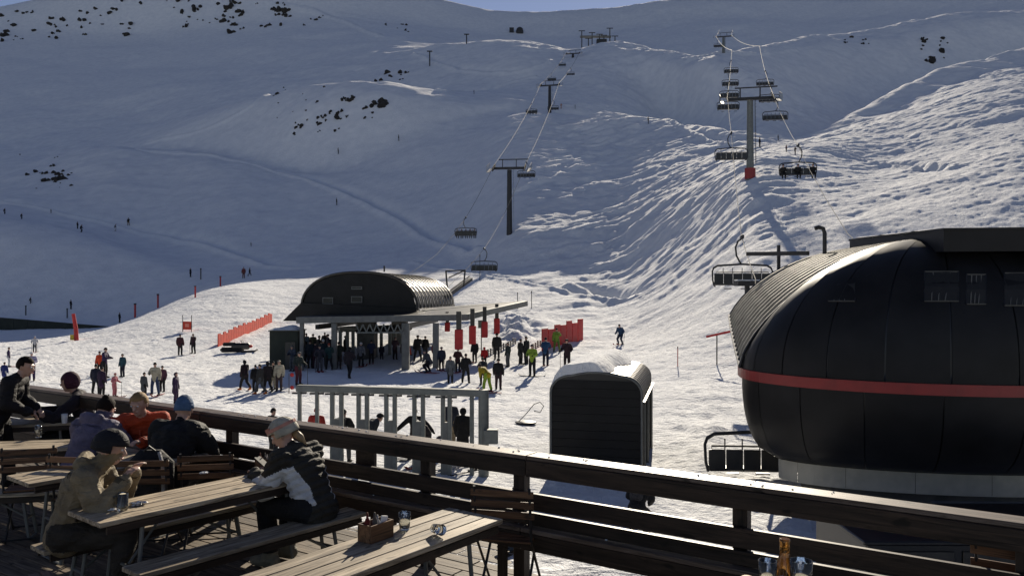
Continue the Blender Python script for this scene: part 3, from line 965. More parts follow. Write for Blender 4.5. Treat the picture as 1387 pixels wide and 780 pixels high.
    for d in (2, 12):
        c = F + ax * d; MB().box((c.x, c.y, -4.0), (1.3, 1.3, 3.6)).build('pylon', 'darkconc', root, world=True)
    # uphill boom and stair behind the vault
    a_ = P(600, 385, 74); b_ = P(629, 366, 74)
    bm_ = MB()
    p0, p1, p2, p3 = P(597, 386, 76), P(612, 378, 78), P(640, 374, 82), P(607, 366, 78)
    bm_.beam(P(604, 367, 78), P(630, 366, 80), .12, .12); bm_.beam(P(630, 366, 80), P(628, 388, 80), .15, .15)
    bm_.beam(P(604, 367, 78), P(606, 392, 78), .15, .15); bm_.beam(P(608, 376, 78), P(630, 366, 80), .1, .1)
    bm_.beam(P(604, 402, 77), P(638, 378, 84), .35, .3); bm_.beam(P(606, 396, 77), P(636, 374, 84), .1, .1)
    bm_.build('outrigger', 'darksteel', root, world=True)
    return root
build_mid_station()

# dark booth left of the middle station
b = P(387, 480, 56.5); gb = ground(b.x, 57) - .1
root = thing('ticket_booth', 'dark green square booth with lumpy snow on its roof left of the middle lift station', 'booth', (b.x, 57, gb))
MB().box((b.x, 57, gb + 1.35), (2.0, 1.9, 2.7), bev=.03).build('wall', 'wall_green', root, world=True)
mb = MB()
rows = [[Vector((b.x + x, 57 + y, gb + 2.74 + (0.26 * (1 - (x / 1.05) ** 4) * (1 - (y / 1.0) ** 4)) * (1 + .35 * math.sin(3 * x + 2 * y)))) for x in np.linspace(-1.05, 1.05, 9)] for y in np.linspace(-1.0, 1.0, 7)]
mb.grid(rows).build('roof_snow', 'snow', root, world=True, smooth=True)
MB().box((b.x, 57, gb + 2.73), (2.14, 2.04, .07)).build('roof', 'darkroof', root, world=True)
MB().box((b.x + .45, 56.03, gb + 1.0), (.7, .06, 1.9)).build('door', 'black', root, world=True)

# ------------------------------------------------------------------ turnstile gates (foreground one and the one under the canopy)
def gate(px0, px1, Y0, Y1, ztop, label, posts, bh, pw, box_=True):
    a = P(px0, 0, Y0); b_ = P(px1, 0, Y1)
    a = Vector((a.x, Y0, 0)); b_ = Vector((b_.x, Y1, 0)); d = (b_ - a)
    gz = min(ground(a.x, Y0), ground(b_.x, Y1))
    root = thing('turnstile_gate', label, 'gate', (a.x, a.y, ground(a.x, Y0)))
    ta = a + Vector((0, 0, ztop)); tb = b_ + Vector((0, 0, ztop))
    MB().beam(ta, tb, .28, bh, bev=.02).build('crossbeam', 'galv', root, world=True)
    for q, w_ in posts:
        c = a + d * q; g = ground(c.x, c.y) - .1
        MB().beam((c.x, c.y, g), (c.x, c.y, ztop - bh / 2 + .01), pw * w_, .16, up=(0, 1, 0), bev=.01).build('post', 'galv', root, world=True)
    # low panels joining each pair of posts
    qs = [q for q, w_ in posts]
    for i in range(len(qs) - 1):
        c0 = a + d * qs[i]; c1 = a + d * qs[i + 1]
        if (c1 - c0).length < 0.36:
            g = ground(c0.x, c0.y) - .1; zt = ztop - bh / 2 - .8 * (2.4 / 2.4)
            m_ = (c0 + c1) / 2
            MB().box((m_.x, m_.y, (g + zt) / 2), ((c1 - c0).length - .02, .12, zt - g)).build('reader_panel', 'greysteel', root, world=True)
        # little round reader heads under the beam
        MB().beam(c0 + Vector((-.22, -.03, ztop - bh / 2 - .05)), c0 + Vector((.22, -.03, ztop - bh / 2 - .05)), .08, .05).build('antenna_bar', 'darksteel', root, world=True)
    return root
g1 = gate(403, 655, 25.2, 24.0, -3.1, 'grey steel turnstile gate with paired posts on the snow just beyond the terrace rail',
     [(0.012, .8), (0.11, .8)] + [(q, 1) for q in (0.0, )] [:0] + [(0.195, 1), (0.245, 1), (0.34, 1), (0.385, 1), (0.49, 1), (0.535, 1), (0.64, 1), (0.685, 1), (0.79, 1), (0.825, 1), (0.94, 1)], .2, .125)
p = P(655, 0, 24.0)
g = ground(p.x, 24)
MB().tube([(p.x, 24.0, g - .1), (p.x, 24.0, -3.0)], .155, 14).build('thick_post', 'galv', g1, world=True, smooth=False)
MB().box((p.x + .22, 23.85, -4.35), (.42, .3, .42), bev=.02).build('control_box', 'galv', g1, world=True)
gate(459, 549, 60.0, 65.0, -3.05, 'second grey turnstile gate in the shade under the canopy of the middle lift station',
     [(q, 1) for q in (0.02, .12, .20, .33, .41, .54, .62, .75, .83, .94)], .3, .24)

# ------------------------------------------------------------------ black rounded shed with snow on its roof
def build_shed():
    az = math.radians(13); ax = Vector((math.sin(az), math.cos(az), 0)); rt = Vector((ax.y, -ax.x, 0))
    Cn = Vector(((808 - 693.5) * 24 / FOC, 24.2, 0)); W, Hh, Z, L, rc = 1.34, 3.24, -5.75, 5.2, 0.62
    root = thing('storage_shed', 'black box shed with rounded top corners and snow on half of its roof', 'shed', (Cn.x, Cn.y, Z))
    def prof(off=0.0):
        pts = [(-W - off, 0.0)]
        n = 8
        for k in range(n + 1):
            t = math.pi - math.pi / 2 * k / n
            pts.append((-W + rc + (rc + off) * math.cos(t), Hh - rc + (rc * .8 + off) * math.sin(t)))
        for k in range(1, 6):
            x = (-W + rc) + (2 * (W - rc)) * k / 6
            pts.append((x, Hh - rc + rc * .8 + off + .10 * (1 - (x / (W - rc)) ** 2)))
        for k in range(n + 1):
            t = math.pi / 2 - math.pi / 2 * k / n
            pts.append((W - rc + (rc + off) * math.cos(t), Hh - rc + (rc * .8 + off) * math.sin(t)))
        pts.append((W + off, 0.0))
        return pts
    def pt(x, z, d): return Cn + rt * x + ax * d + Vector((0, 0, Z + z))
    pr = prof()
    # front of horizontal boards
    nb = 12
    for i in range(nb):
        z0, z1 = 3.0 * i / nb, 3.0 * (i + 1) / nb - .012
        def halfw(z):
            if z <= Hh - rc: return W
            s_ = (z - (Hh - rc)) / (rc * .8)
            return W - rc + rc * math.sqrt(max(0, 1 - s_ * s_)) if s_ < 1 else W - rc
        mb = MB(); vs = []
        for z in (z0, (z0 + z1) / 2, z1):
            hw = halfw(z) - .01
            vs += [pt(-hw, z, 0.0), pt(hw, z, 0.0), pt(-hw, z, .03), pt(hw, z, .03)]
        mb.add(vs, [(0, 1, 5, 4), (4, 5, 9, 8), (2, 0, 4, 6), (6, 4, 8, 10), (1, 3, 7, 5), (5, 7, 11, 9), (8, 9, 11, 10), (0, 2, 3, 1)])
        mb.build('front_board', 'blackpanel', root, world=True)
    for d_ in (.04, L - .02):
        MB().add([pt(x, z, d_) for x, z in pr], [tuple(range(len(pr)))]).build('end_wall', 'black', root, world=True)
    # roof and side skin in sheets with ribs
    n = 13
    for k in range(n):
        d0, d1 = L * k / n, L * (k + 1) / n
        po = prof(.012)
        rows = [[pt(x, z, d) for x, z in (po if e else pr)] for d, e in ((d0, 1), (d0 + .07, 1), (d0 + .0701, 0), (d1, 0))]
        MB().grid(rows).build('shell_sheet', 'darkroof', root, world=True)
    MB().tube([pt(x, z, -.02) for x, z in prof(.02)], .04, 6).build('front_trim', 'greysteel', root, world=True)
    # side door frame on the right wall
    for d in (.9, 2.4, 4.4):
        MB().beam(pt(W + .05, 0, d), pt(W + .05, 2.4, d), .06, .1, up=(0, 1, 0)).build('side_post', 'greysteel', root, world=True)
    MB().beam(pt(W + .05, 2.35, .2), pt(W + .05, 2.35, L), .1, .06)  .build('side_rail', 'darkroof', root, world=True)
    # snow on the roof: thick on the left, ragged edge on the right
    def roofz(x):
        if x < -W + rc:
            return Hh - rc + rc * .8 * math.sqrt(max(0.0, 1 - ((x + W - rc) / rc) ** 2))
        if x > W - rc:
            return Hh - rc + rc * .8 * math.sqrt(max(0.0, 1 - ((x - W + rc) / rc) ** 2))
        return Hh - rc + rc * .8 + .10 * (1 - (x / (W - rc)) ** 2)
    top_, bot = [], []
    for i in range(24):
        d = -.04 + (L + .04) * i / 23
        edge = .30 + .45 * (i / 23) + .10 * math.sin(i * .45)
        rt_, rb_ = [], []
        for j in range(15):
            u_ = j / 14
            x = -W - .03 + (W + edge) * (1 - math.cos(u_ * math.pi / 2 * 1.0)) if False else -W - .03 + (W + edge) * u_ ** 1.3
            th = (.06 + .26 * min(1, 3.0 * u_)) * min(1, 6 * (1 - u_)) * (1 + .05 * math.sin(i * .3 + j * .5))
            rt_.append(pt(x, roofz(x) + .03 + th, d)); rb_.append(pt(x, roofz(x) + .005, d))
        top_.append(rt_); bot.append(rb_)
    mb = MB().grid(top_).grid(bot).grid([top_[0], bot[0]]).grid([top_[-1], bot[-1]])
    mb.build('roof_snow', 'snow', root, world=True, smooth=True)
build_shed()

# ------------------------------------------------------------------ dark wall at the far left
def far_wall():
    root = thing('barrier_wall', 'long dark barrier wall below the shaded knoll at the far left', 'wall', (-70, 131, -6.8))
    pts = [P(-160, 430, 133), P(0, 430, 132), P(75, 436, 130), P(146, 442, 128)]
    n = 0
    for a, b_ in zip(pts[:-1], pts[1:]):
        k = max(1, int((b_ - a).length / 2.4))
        for i in range(k):
            p0 = a.lerp(b_, i / k); p1 = a.lerp(b_, (i + 1) / k - .02 / k)
            q = MB(); zb = min(p0.z, p1.z) - 3.4
            q.add([(p0.x, p0.y, zb), (p1.x, p1.y, zb), (p1.x, p1.y, p1.z), (p0.x, p0.y, p0.z), (p0.x, p0.y + .25, zb), (p1.x, p1.y + .25, zb), (p1.x, p1.y + .25, p1.z), (p0.x, p0.y + .25, p0.z)],
                  [(0, 1, 2, 3), (5, 4, 7, 6), (3, 2, 6, 7), (0, 3, 7, 4), (1, 5, 6, 2)])
            q.build('wall_panel', 'wall_green', root, world=True)
far_wall()

# ------------------------------------------------------------------ lift towers, cables, chairs
def tower(px, Y, ztop, zbase, gauge, label, mat_='galv', r0=.42, base=None, ladder=True, gx=None, height_extra=.0, lean=0.0):
    x = (px - 693.5) * Y / FOC
    g = ground(x, Y)
    zb = g - .3
    root = thing('lift_tower', label, 'lift tower', (x, Y, zb))
    MB().tube([(x, Y, zb), (x, Y, (zb + ztop) / 2), (x, Y, ztop - .3)], [r0, r0 * .88, r0 * .78], 14).build('mast', mat_, root, world=True, smooth=False)
    if base: MB().tube([(x, Y, g - .1), (x, Y, g + 1.35)], r0 * 1.4, 14).build('base_pad', base, root, world=True)
    az = math.radians(13 if x > 10 else 6.5); rt = Vector((math.cos(az), -math.sin(az), 0)); ax = Vector((math.sin(az), math.cos(az), 0))
    c = Vector((x, Y, ztop))
    MB().beam(c - rt * gauge / 2, c + rt * gauge / 2, .35, .4).build('crossarm', 'darksteel', root, world=True)
    for s_ in (-1, 1):
        e = c + rt * s_ * gauge / 2
        up = Vector((0, 0, 1)); sl = ax * 1 + up * .36; sl.normalize()
        sh = MB().beam(e - sl * 1.9 + up * .0, e + sl * 1.9, .14, .28).build('sheave_beam', 'darksteel', root, world=True)
        for k in range(6):
            q = e + sl * (-1.7 + .68 * k) + up * .28
            R = Matrix((rt.cross(Vector((0, 0, 1))), Vector((0, 0, 1)), rt)).transposed()
            MB().lathe(q - rt * .06, [(.24, 0), (.26, .06), (.24, .12)], 12, axis=R).build('wheel', 'rubber', sh, world=True)
        # catwalk beside the wheels
        cw = e + rt * s_ * .75 - up * .35
        mb = MB().beam(cw - ax * 2.0 - up * .6, cw + ax * 2.0 + up * .6, .5, .06)
        mb.build('catwalk', 'greysteel', root, world=True)
        mb = MB()
        for k in (-2.0, -.7, .7, 2.0):
            q = cw + ax * k + up * .3 * k + rt * s_ * .25
            mb.beam(q, q + up * 1.0, .05, .05)
        mb.beam(cw - ax * 2.0 + up * .4 + rt * s_ * .25, cw + ax * 2.0 + up * 1.6 + rt * s_ * .25, .05, .05)
        mb.build('handrail', 'greysteel', root, world=True)
        MB().beam(c + rt * s_ * gauge * .22, c + rt * s_ * gauge * .22 + up * 1.5, .14, .14).build('lifting_frame', 'darksteel', root, world=True)
    MB().beam(c - rt * gauge * .34 + Vector((0, 0, 1.5)), c + rt * gauge * .60 + Vector((0, 0, 1.5)), .14, .16).build('lifting_frame', 'darksteel', root, world=True)
    lad = MB()
    lx = x + r0 + .25
    for s_ in (-.16, .16): lad.beam((lx, Y + s_, g + 2), (lx - .1, Y + s_, ztop), .04, .04)
    zz = g + 2
    while zz < ztop: lad.beam((lx, Y - .16, zz), (lx, Y + .16, zz), .03, .03); zz += .45
    lad.build('ladder', 'darksteel', root, world=True)
    return root, c, rt
def at_t(px, py, Y): return P(px, py, Y)
# right line
T1, c1, r1 = tower(1016, 110, P(0, 134, 110).z, 0, 5.9, 'tall grey lift tower with a red padded foot on the bright slope at the right', r0=.52, base='redband')
T2, c2, r2 = tower(980, 318, P(0, 50, 318).z, 0, 5.8, 'distant lift tower on the upper ridge behind the tower with the red foot', r0=.6)
# middle line
T3, c3, r3 = tower(690, 140, P(0, 228, 140).z, 0, 5.4, 'lift tower in the middle of the shaded slope above the vaulted lift station', mat_='darksteel', r0=.5)
T4, c4, r4 = tower(744.5, 262, P(0, 116, 262).z, 0, 6.0, 'lift tower at the lit path on the crest, second one up the middle line', mat_='darksteel', r0=.55)
T5, c5, r5 = tower(776, 366, P(0, 73, 366).z, 0, 6.0, 'third and farthest tall tower up the middle line, below the summit station', mat_='darksteel', r0=.6)

def cable(pts, label, r=.035):
    pts = [Vector(p) for p in pts]
    # sagging segments
    out = []
    for a, b_ in zip(pts[:-1], pts[1:]):
        L = (b_ - a).length; n = max(3, int(L / 8))
        for i in range(n):
            t = i / n
            q = a.lerp(b_, t); q.z -= 4 * t * (1 - t) * L * .010
            out.append(q)
    out.append(pts[-1])
    mb = MB().tube(out, [r * min(1.5, max(.6, q.y / 150)) for q in out], 5)
    mb.top('haul_cable', 'cable', label, 'cable')
    return out
up3 = Vector((0, 0, .55))
def side(c, rt, g, s_): return c + rt * s_ * g / 2 + up3
RLc = [Vector((7.9, 26.5, -1.2)), Vector((9.9, 33, .35)), Vector((12.7, 45, 2.95)), Vector((21.6, 80, 15.2)), side(c1, r1, 5.9, -1), Vector((55.5, 205, 60)), side(c2, r2, 5.8, -1), Vector((95, 372, 118))]
RRc = [Vector((13.9, 26.5, -1.2)), Vector((15.9, 33, .35)), Vector((18.6, 45, 3.0)), Vector((25.0, 71, 12.4)), side(c1, r1, 5.9, 1), Vector((62.5, 205, 61)), side(c2, r2, 5.8, 1), Vector((101, 372, 118))]
MLc = [Vector((-13.2, 66, -2.2)), Vector((-12.2, 80, .2)), Vector((-9.0, 97, 4.0)), Vector((-6.6, 116, 10.0)), side(c3, r3, 5.4, -1), side(c4, r4, 6.0, -1), side(c5, r5, 6.0, -1), Vector((36, 420, 122))]
MRc = [Vector((-7.0, 66, -2.2)), Vector((-6.2, 80, .2)), Vector((-3.3, 96, 4.6)), Vector((-1.1, 116, 10.6)), side(c3, r3, 5.4, 1), side(c4, r4, 6.0, 1), side(c5, r5, 6.0, 1), Vector((42, 420, 122))]
cRL = cable(RLc, 'left haul cable of the lift that enters the large black station at the right')
cRR = cable(RRc, 'right haul cable of the lift that enters the large black station at the right')
cML = cable(MLc, 'left haul cable climbing from the vaulted middle station over the shaded slope')
cMR = cable(MRc, 'right haul cable climbing from the vaulted middle station over the shaded slope')

def on_cable(c, Y):
    for a, b_ in zip(c[:-1], c[1:]):
        if a.y <= Y <= b_.y: return a.lerp(b_, (Y - a.y) / (b_.y - a.y))
    return c[-1]

def make_chair_proto():
    root = thing('chairlift_chair', 'x', 'chairlift', (0, 0, 0))
    W = 3.0
    # grip on the cable at z=0, hanger curving down
    MB().box((0, 0, .05), (.14, .7, .22), bev=.03).build('cable_grip', 'darksteel', root)
    MB().tube([(0.05, 0, 0), (-.22, 0, -.18), (-.34, 0, -.5), (-.3, 0, -.95), (-.12, 0, -1.3), (0, 0, -1.45)], .05, 7).build('hanger', 'darksteel', root)
    MB().tube([(-W / 2, 0, -1.62), (-W / 2 + .2, 0, -1.5), (0, 0, -1.42), (W / 2 - .2, 0, -1.5), (W / 2, 0, -1.62)], .055, 7).build('top_bar', 'darksteel', root)
    for s_ in (-1, 1):
        MB().tube([(s_ * W / 2, 0, -1.6), (s_ * (W / 2 + .08), -.05, -1.8), (s_ * (W / 2 + .06), -.08, -2.3), (s_ * (W / 2), -.1, -2.55), (s_ * (W / 2 - .1), .35, -2.62)], .045, 7).build('side_frame', 'darksteel', root)
    MB().box((0, .12, -2.52), (W - .1, .52, .09), bev=.03).build('seat', 'black', root)
    n = 6
    for k in range(n):
        x = -W / 2 + W * (k + .5) / n
        MB().box((x, -.16, -2.22), (W / n - .02, .07, .6), bev=.02).build('backrest', 'black', root)
    bar = MB().tube([(-W / 2 + .12, -.1, -2.5), (-W / 2 + .12, .0, -1.85), (W / 2 - .12, .0, -1.85), (W / 2 - .12, -.1, -2.5)], .03, 6)
    for k in range(1, 6): bar.tube([(-W / 2 + W * k / 6, 0, -1.62 + .0), (-W / 2 + W * k / 6, 0, -1.95)], .02, 5)
    bar.build('restraint_bar', 'darksteel', root)
    for k in range(3):
        MB().beam((-W / 2 + .6 + k * .9, .5, -2.75), (-W / 2 + 1.0 + k * .9, .5, -2.75), .16, .04).build('footrest', 'darksteel', root)
    return root
chair_proto = make_chair_proto()
chair_list = []
_used = [False]
def put_chair(c, Y, az, label, scale=1.0, pos=None):
    p = on_cable(c, Y) if pos is None else Vector(pos)
    o = chair_proto if not _used[0] else copy_tree(chair_proto)
    _used[0] = True
    o.location = p; o.rotation_euler = (0, 0, math.radians(az)); o.scale = (scale,) * 3
    o['label'] = label; o['group'] = 'six seat chairs hanging on the lifts'
    chair_list.append(o)
    return o
put_chair(cRL, 44.0, -8, 'nearest empty chair, hanging over the snow at the roof edge of the large black station')
put_chair(cRL, 80, -8, 'empty chair hanging just left of the tower with the red foot')
put_chair(cRR, 71, 172, 'chair hanging right of the red footed tower in front of skiers on the saddle')
put_chair(cRR, 104, 172, 'chair just under the right arm of the red footed tower')
put_chair(cRL, 118, -8, 'chair directly behind the left arm of the red footed tower, lowest of that stack')
put_chair(cRL, 136, -8, 'chair seen second in the stack above the left arm of the red footed tower')
put_chair(cRL, 156, -8, 'chair seen third in the stack above the left arm of the red footed tower')
put_chair(cRL, 180, -8, 'chair seen fourth in the stack above the left arm of the red footed tower')
put_chair(cRR, 124, 172, 'chair right behind the mast top of the red footed tower')
put_chair(cRR, 150, 172, 'chair seen above the right arm of the red footed tower')
put_chair(cRL, 296, -8, 'small distant chair left of the lift tower on the upper ridge')
put_chair(cML, 116, -6, 'chair full of riders above the vaulted station, left cable of the middle line')
put_chair(cMR, 96, 174, 'empty chair low over the lit snow right of the vaulted station')
put_chair(cMR, 142, 174, 'empty chair at the right arm of the tower in the middle of the shaded slope')
put_chair(cML, 225, -6, 'chair with riders left of the tower on the lit crest')
put_chair(cMR, 228, 174, 'empty chair right below the tower on the lit crest')
put_chair(cML, 300, -6, 'small chair on the left cable between the two highest towers of the middle line')
put_chair(cML, 345, -6, 'tiny chair on the left cable close under the farthest tower of the middle line')
put_chair(cMR, 312, 174, 'small chair on the right cable between the two highest towers of the middle line')
put_chair(None, 0, -4, 'chair parked beside the nose of the large black station, its frame behind the terrace rail', 1.0, (7.2, 23.6, -2.75))
# small dark seats at the roof edge, under the nearest chair
def service_platform():
    r_ = thing('service_platform', 'short steel platform with a snowy top under the nearest chair beside the black station roof', 'platform', P(1012, 386, 34))
    p = P(1012, 384, 36)
    MB().box(p, (1.0, .7, .22)).build('deck_plate', 'darksteel', r_, world=True)
    MB().box(p + Vector((0, 0, .14)), (.98, .66, .06), bev=.02).build('snow_layer', 'snow', r_, world=True)
    g = ground(p.x, p.y)
    MB().beam((p.x, p.y, g - .2), (p.x, p.y, p.z - .1), .18, .18).build('post', 'darksteel', r_, world=True)
service_platform()

# ------------------------------------------------------------------ summit station cluster, hut, T-bar poles
def summit():
    root = thing('summit_station', 'small summit lift station made of pylons and railings on the lit ridge', 'lift station', P(808, 72, 405))
    g = lambda x: ground(x, 408)
    mb = MB()
    for i, px in enumerate((788, 797, 802, 812, 818, 826, 833)):
        x = (px - 693.5) * 408 / FOC; h = (11, 5, 8, 6, 5, 9, 4)[i]
        z0 = g(x)
        MB().beam((x, 408, z0 - 1), (x, 408, z0 + h * .8), .45, .45).build('pylon', 'darksteel', root, world=True)
        MB().beam((x - 1.6, 408, z0 + h * .8), (x + 1.6, 408, z0 + h * .8), .3, .35).build('crossarm', 'darksteel', root, world=True)
    xa, xb = (786 - 693.5) * 408 / FOC, (828 - 693.5) * 408 / FOC
    MB().box(((xa + xb) / 2, 409, g((xa + xb) / 2) + 4.2), (xb - xa, 2.5, .5)).build('canopy', 'greysteel', root, world=True)
    MB().box(((xa + xb) / 2 + 3, 409, g((xa + xb) / 2) + 1.6), (5, 3, 2.2)).build('cabin', 'darksteel', root, world=True)
summit()
p = hit(704, 45, 300)
r_ = thing('mountain_hut', 'tiny dark domed hut on the upper ridge near the skyline', 'hut', (p.x, p.y, p.z))
s_ = p.y / FOC
MB().lathe((0, 0, -1), [(5 * s_, 0), (5 * s_, 3 * s_ + 1), (4 * s_, 6 * s_ + 1), (2 * s_, 7.5 * s_ + 1), (.3, 8 * s_ + 1)], 14).build('dome', 'darkroof', r_)
MB().box((0, -5 * s_, 1.2), (1.2, .3, 2.6)).build('door', 'black', r_)
MB().box((-11 * s_, 0, 2), (6 * s_, 3, 4)).build('annex', 'darksteel', r_)
for px, py0, py1, lab in ((582, 70, 90, 'left T shaped drag lift pole on the shaded upper slope'), (632, 47, 60, 'right smaller T shaped drag lift pole nearer the skyline')):
    p = hit(px, py1, 200); h = (py1 - py0) * p.y / FOC
    r_ = thing('drag_lift_pole', lab, 'lift pole', (p.x, p.y, p.z), group='T shaped drag lift poles')
    MB().tube([(0, 0, -1), (0, 0, h)], .28, 8).build('mast', 'darksteel', r_)
    MB().beam((-1.3, 0, h), (1.3, 0, h), .4, .5).build('crossarm', 'darksteel', r_)

# ------------------------------------------------------------------ rocks
def rock_mesh(seed):
    r = random.Random(seed)
    bm = bmesh.new()
    bmesh.ops.create_icosphere(bm, subdivisions=2, radius=1)
    off = [Vector((r.uniform(-1, 1), r.uniform(-1, 1), r.uniform(-1, 1))).normalized() for _ in range(9)]
    for v in bm.verts:
        k = 1.0
        for o_ in off:
            d = v.co.dot(o_)
            if d > .62: k *= 1 - (d - .62) * .9
        v.co = v.co * k * r.uniform(.9, 1.12)
        v.co.z *= .62
    me = bpy.data.meshes.new('rock'); bm.to_mesh(me); bm.free()
    me.materials.append(MT['rock'])
    return me
ROCKS = [rock_mesh(i) for i in range(6)]
def rocks(px0, px1, py0, py1, n, smin, smax, label, seed, slope=0.0):
    r = random.Random(seed); made = []
    for i in range(int(n * 1.35)):
        px = r.uniform(px0, px1); u = (px - px0) / (px1 - px0)
        py = r.uniform(py0, py1) + slope * u
        p = hit(px, py, 100 if px < 900 else 200)
        s = r.uniform(smin, smax) * p.y / FOC * (r.random() ** 1.5 * .8 + .35)
        for k in range(r.choice((1, 2, 2))):
            o = bpy.data.objects.new('rock', r.choice(ROCKS)); COL.objects.link(o)
            q = p + Vector((r.uniform(-1, 1) * s * 1.4, r.uniform(-.5, .5) * s, 0)); q.z = ground(q.x, q.y)
            o.location = q + Vector((0, 0, s * .12))
            o.rotation_euler = (r.uniform(-.4, .4), r.uniform(-.4, .4), r.uniform(0, 6.3))
            o.scale = (s * r.uniform(.7, 1.25), s * r.uniform(.8, 1.3), s * r.uniform(1.0, 2.1))
            tag(o, label, 'rock', label.replace('dark rock', 'dark rocks'))
            made.append(o)
            s *= .7
    rest = list(made)
    for word, key in (('largest', lambda o: -o.scale[0] * o.scale[2] / o.location.y), ('leftmost', lambda o: o.location.x / o.location.y), ('rightmost', lambda o: -o.location.x / o.location.y),
                      ('topmost', lambda o: -o.location.z / o.location.y), ('lowest', lambda o: o.location.z / o.location.y), ('smallest', lambda o: o.scale[0] * o.scale[2] / o.location.y)):
        if not rest: break
        o = min(rest, key=key); rest.remove(o)
        o['label'] = word + ' ' + o['label']
    rest.sort(key=lambda o: o.location.x / o.location.y)
    ordn = ['first', 'second', 'third', 'fourth', 'fifth', 'sixth', 'seventh', 'eighth', 'ninth', 'tenth', 'eleventh', 'twelfth', 'thirteenth', 'fourteenth', 'fifteenth', 'sixteenth', 'seventeenth', 'eighteenth', 'nineteenth', 'twentieth', 'twenty-first', 'twenty-second', 'twenty-third', 'twenty-fourth', 'twenty-fifth', 'twenty-sixth', 'twenty-seventh', 'twenty-eighth', 'twenty-ninth', 'thirtieth', 'thirty-first', 'thirty-second', 'last']
    for i, o in enumerate(rest): o['label'] = ordn[min(i, 32)] + ' from left, ' + o['label'].replace('dark rock ', 'rock ').replace(' scattered', '').replace(' strewn', '').replace(' the lone group,', ' lone group,')
rocks(500, 527, 134, 147, 5, 5, 8, 'dark rock of the blackest clump on the middle shaded hill', 1)
rocks(460, 505, 134, 164, 10, 3, 6, 'dark rock left of the blackest clump on the middle hill', 2)
rocks(384, 470, 158, 186, 12, 2.5, 5.5, 'dark rock low in the scatter on the middle shaded hill', 3, -10)
rocks(370, 440, 118, 160, 9, 1.5, 3.2, 'dark rock high in the scatter on the middle hill', 4)
rocks(55, 90, 232, 248, 9, 3, 7, 'dark rock in the clump on the low knoll at the left', 5)
rocks(24, 96, 208, 258, 10, 1.5, 3.5, 'dark rock strewn around the low knoll at the left', 6)
rocks(290, 335, 2, 46, 16, 3, 7, 'dark rock in the thick outcrop at the top left slope', 7)
rocks(345, 392, 2, 38, 12, 3, 6.5, 'dark rock in the outcrop right of the thickest, top left', 8)
rocks(250, 288, 2, 38, 9, 2.5, 5.5, 'dark rock in the outcrop left of the thickest, top left', 9)
rocks(160, 185, 32, 48, 4, 4, 6.5, 'dark rock in the lone group on the upper left slope', 10)
rocks(66, 98, 26, 58, 8, 2.5, 5, 'dark rock in the small scatter, upper left slope', 11)
rocks(105, 140, 5, 48, 7, 2.5, 6, 'dark rock between left scatter and lone group, upper left', 12)
rocks(0, 52, 12, 58, 10, 2.5, 6, 'dark rock near the top left corner under the blue sky', 13)
rocks(145, 245, 0, 20, 8, 2, 4.5, 'dark rock along the very top of the left mountain', 14)
rocks(410, 440, 22, 36, 5, 2, 4, 'dark rock beside the lit streak at the top of the slope', 15)
rocks(512, 560, 98, 112, 8, 2.5, 5, 'dark rock on the lit crest above the middle hill', 16)
rocks(1240, 1285, 52, 86, 12, 2.5, 6, 'dark rock in the outcrop on the far right shaded face', 17)
rocks(1140, 1180, 50, 62, 7, 2, 4, 'dark rock under the lit ridge line at the far right', 18)
rocks(520, 560, 34, 44, 6, 1.8, 3.5, 'dark rock near the skyline left of the tiny hut', 19)
rocks(585, 900, 16, 24, 0, 2, 3, 'dark rock on the skyline', 20)

# ------------------------------------------------------------------ marker poles, banners, fences
def pole(px, py0, py1, mat, label, grp, th=1.2, name='marker_pole', cat='pole', knob=True):
    p = hit(px, py1, 20)
    h = (py1 - py0) * p.y / FOC; r = th / 2 * p.y / FOC
    root = thing(name, label, cat, (p.x, p.y, p.z), group=grp)
    MB().tube([(0, 0, -.2), (0, 0, h * .92)], r, 7).build('shaft', mat, root)
    MB().tube([(0, 0, h * .9), (0, 0, h)], r * 1.35, 7).build('cap', 'rubber' if mat != 'rubber' else 'rednet', root)
    return root
G = 'marker poles along the pistes'
pole(298.5, 374, 388, 'red', 'short red pole at the right end of the lit crest edge', G, 2.0)
pole(272, 364, 379, 'darksteel', 'dark pole above the crest edge beside a lone figure', G, 1.6)
pole(264.5, 387, 403, 'red', 'red pole on the crest edge, second from its right end', G, 2.2)
pole(214, 398, 417, 'red', 'red pole halfway down the crest edge, single shaft', G, 2.4)
pole(183, 411, 430, 'red', 'red pole lower on the crest edge with a small foot', G, 2.6)
pole(35, 414, 427, 'darksteel', 'left dark pole above the barrier wall', G, 1.6)
pole(91, 418, 431, 'darksteel', 'right dark pole above the barrier wall', G, 1.6)
pole(918, 470, 497, 'red', 'thin orange pole on the snow left of the large black station', G, 1.2)
pole(720, 395, 418, 'darksteel', 'thin pole on lit snow right of the canopy', G, 1.0)
pole(701, 396, 418, 'darksteel', 'thin leaning pole just right of the canopy end', G, 1.0)
pole(415, 397, 412, 'darksteel', 'thin pole on lit snow left of the vaulted roof', G, 1.0)
pole(650, 345, 380, 'darksteel', 'thin pole under the empty chair right of the vaulted station', G, .8)
# padded red banner pole at the left
p = hit(104, 461, 60)
r_ = thing('padded_post', 'thick red padded post leaning on the crest near the dark barrier wall', 'post', (p.x, p.y, p.z))
s_ = p.y / FOC
MB().tube([(0, 0, -.3), (-.1, 0, 16 * s_), (-.35, 0, 36 * s_)], [3 * s_, 2.7 * s_, 2.2 * s_], 9).build('pad', 'red', r_)
MB().box((-6 * s_, 0, 4 * s_), (5 * s_, .15, 7 * s_)).build('yellow_tag', simple('yellow_tag_paint', lin(.5, .36, .03)), r_)
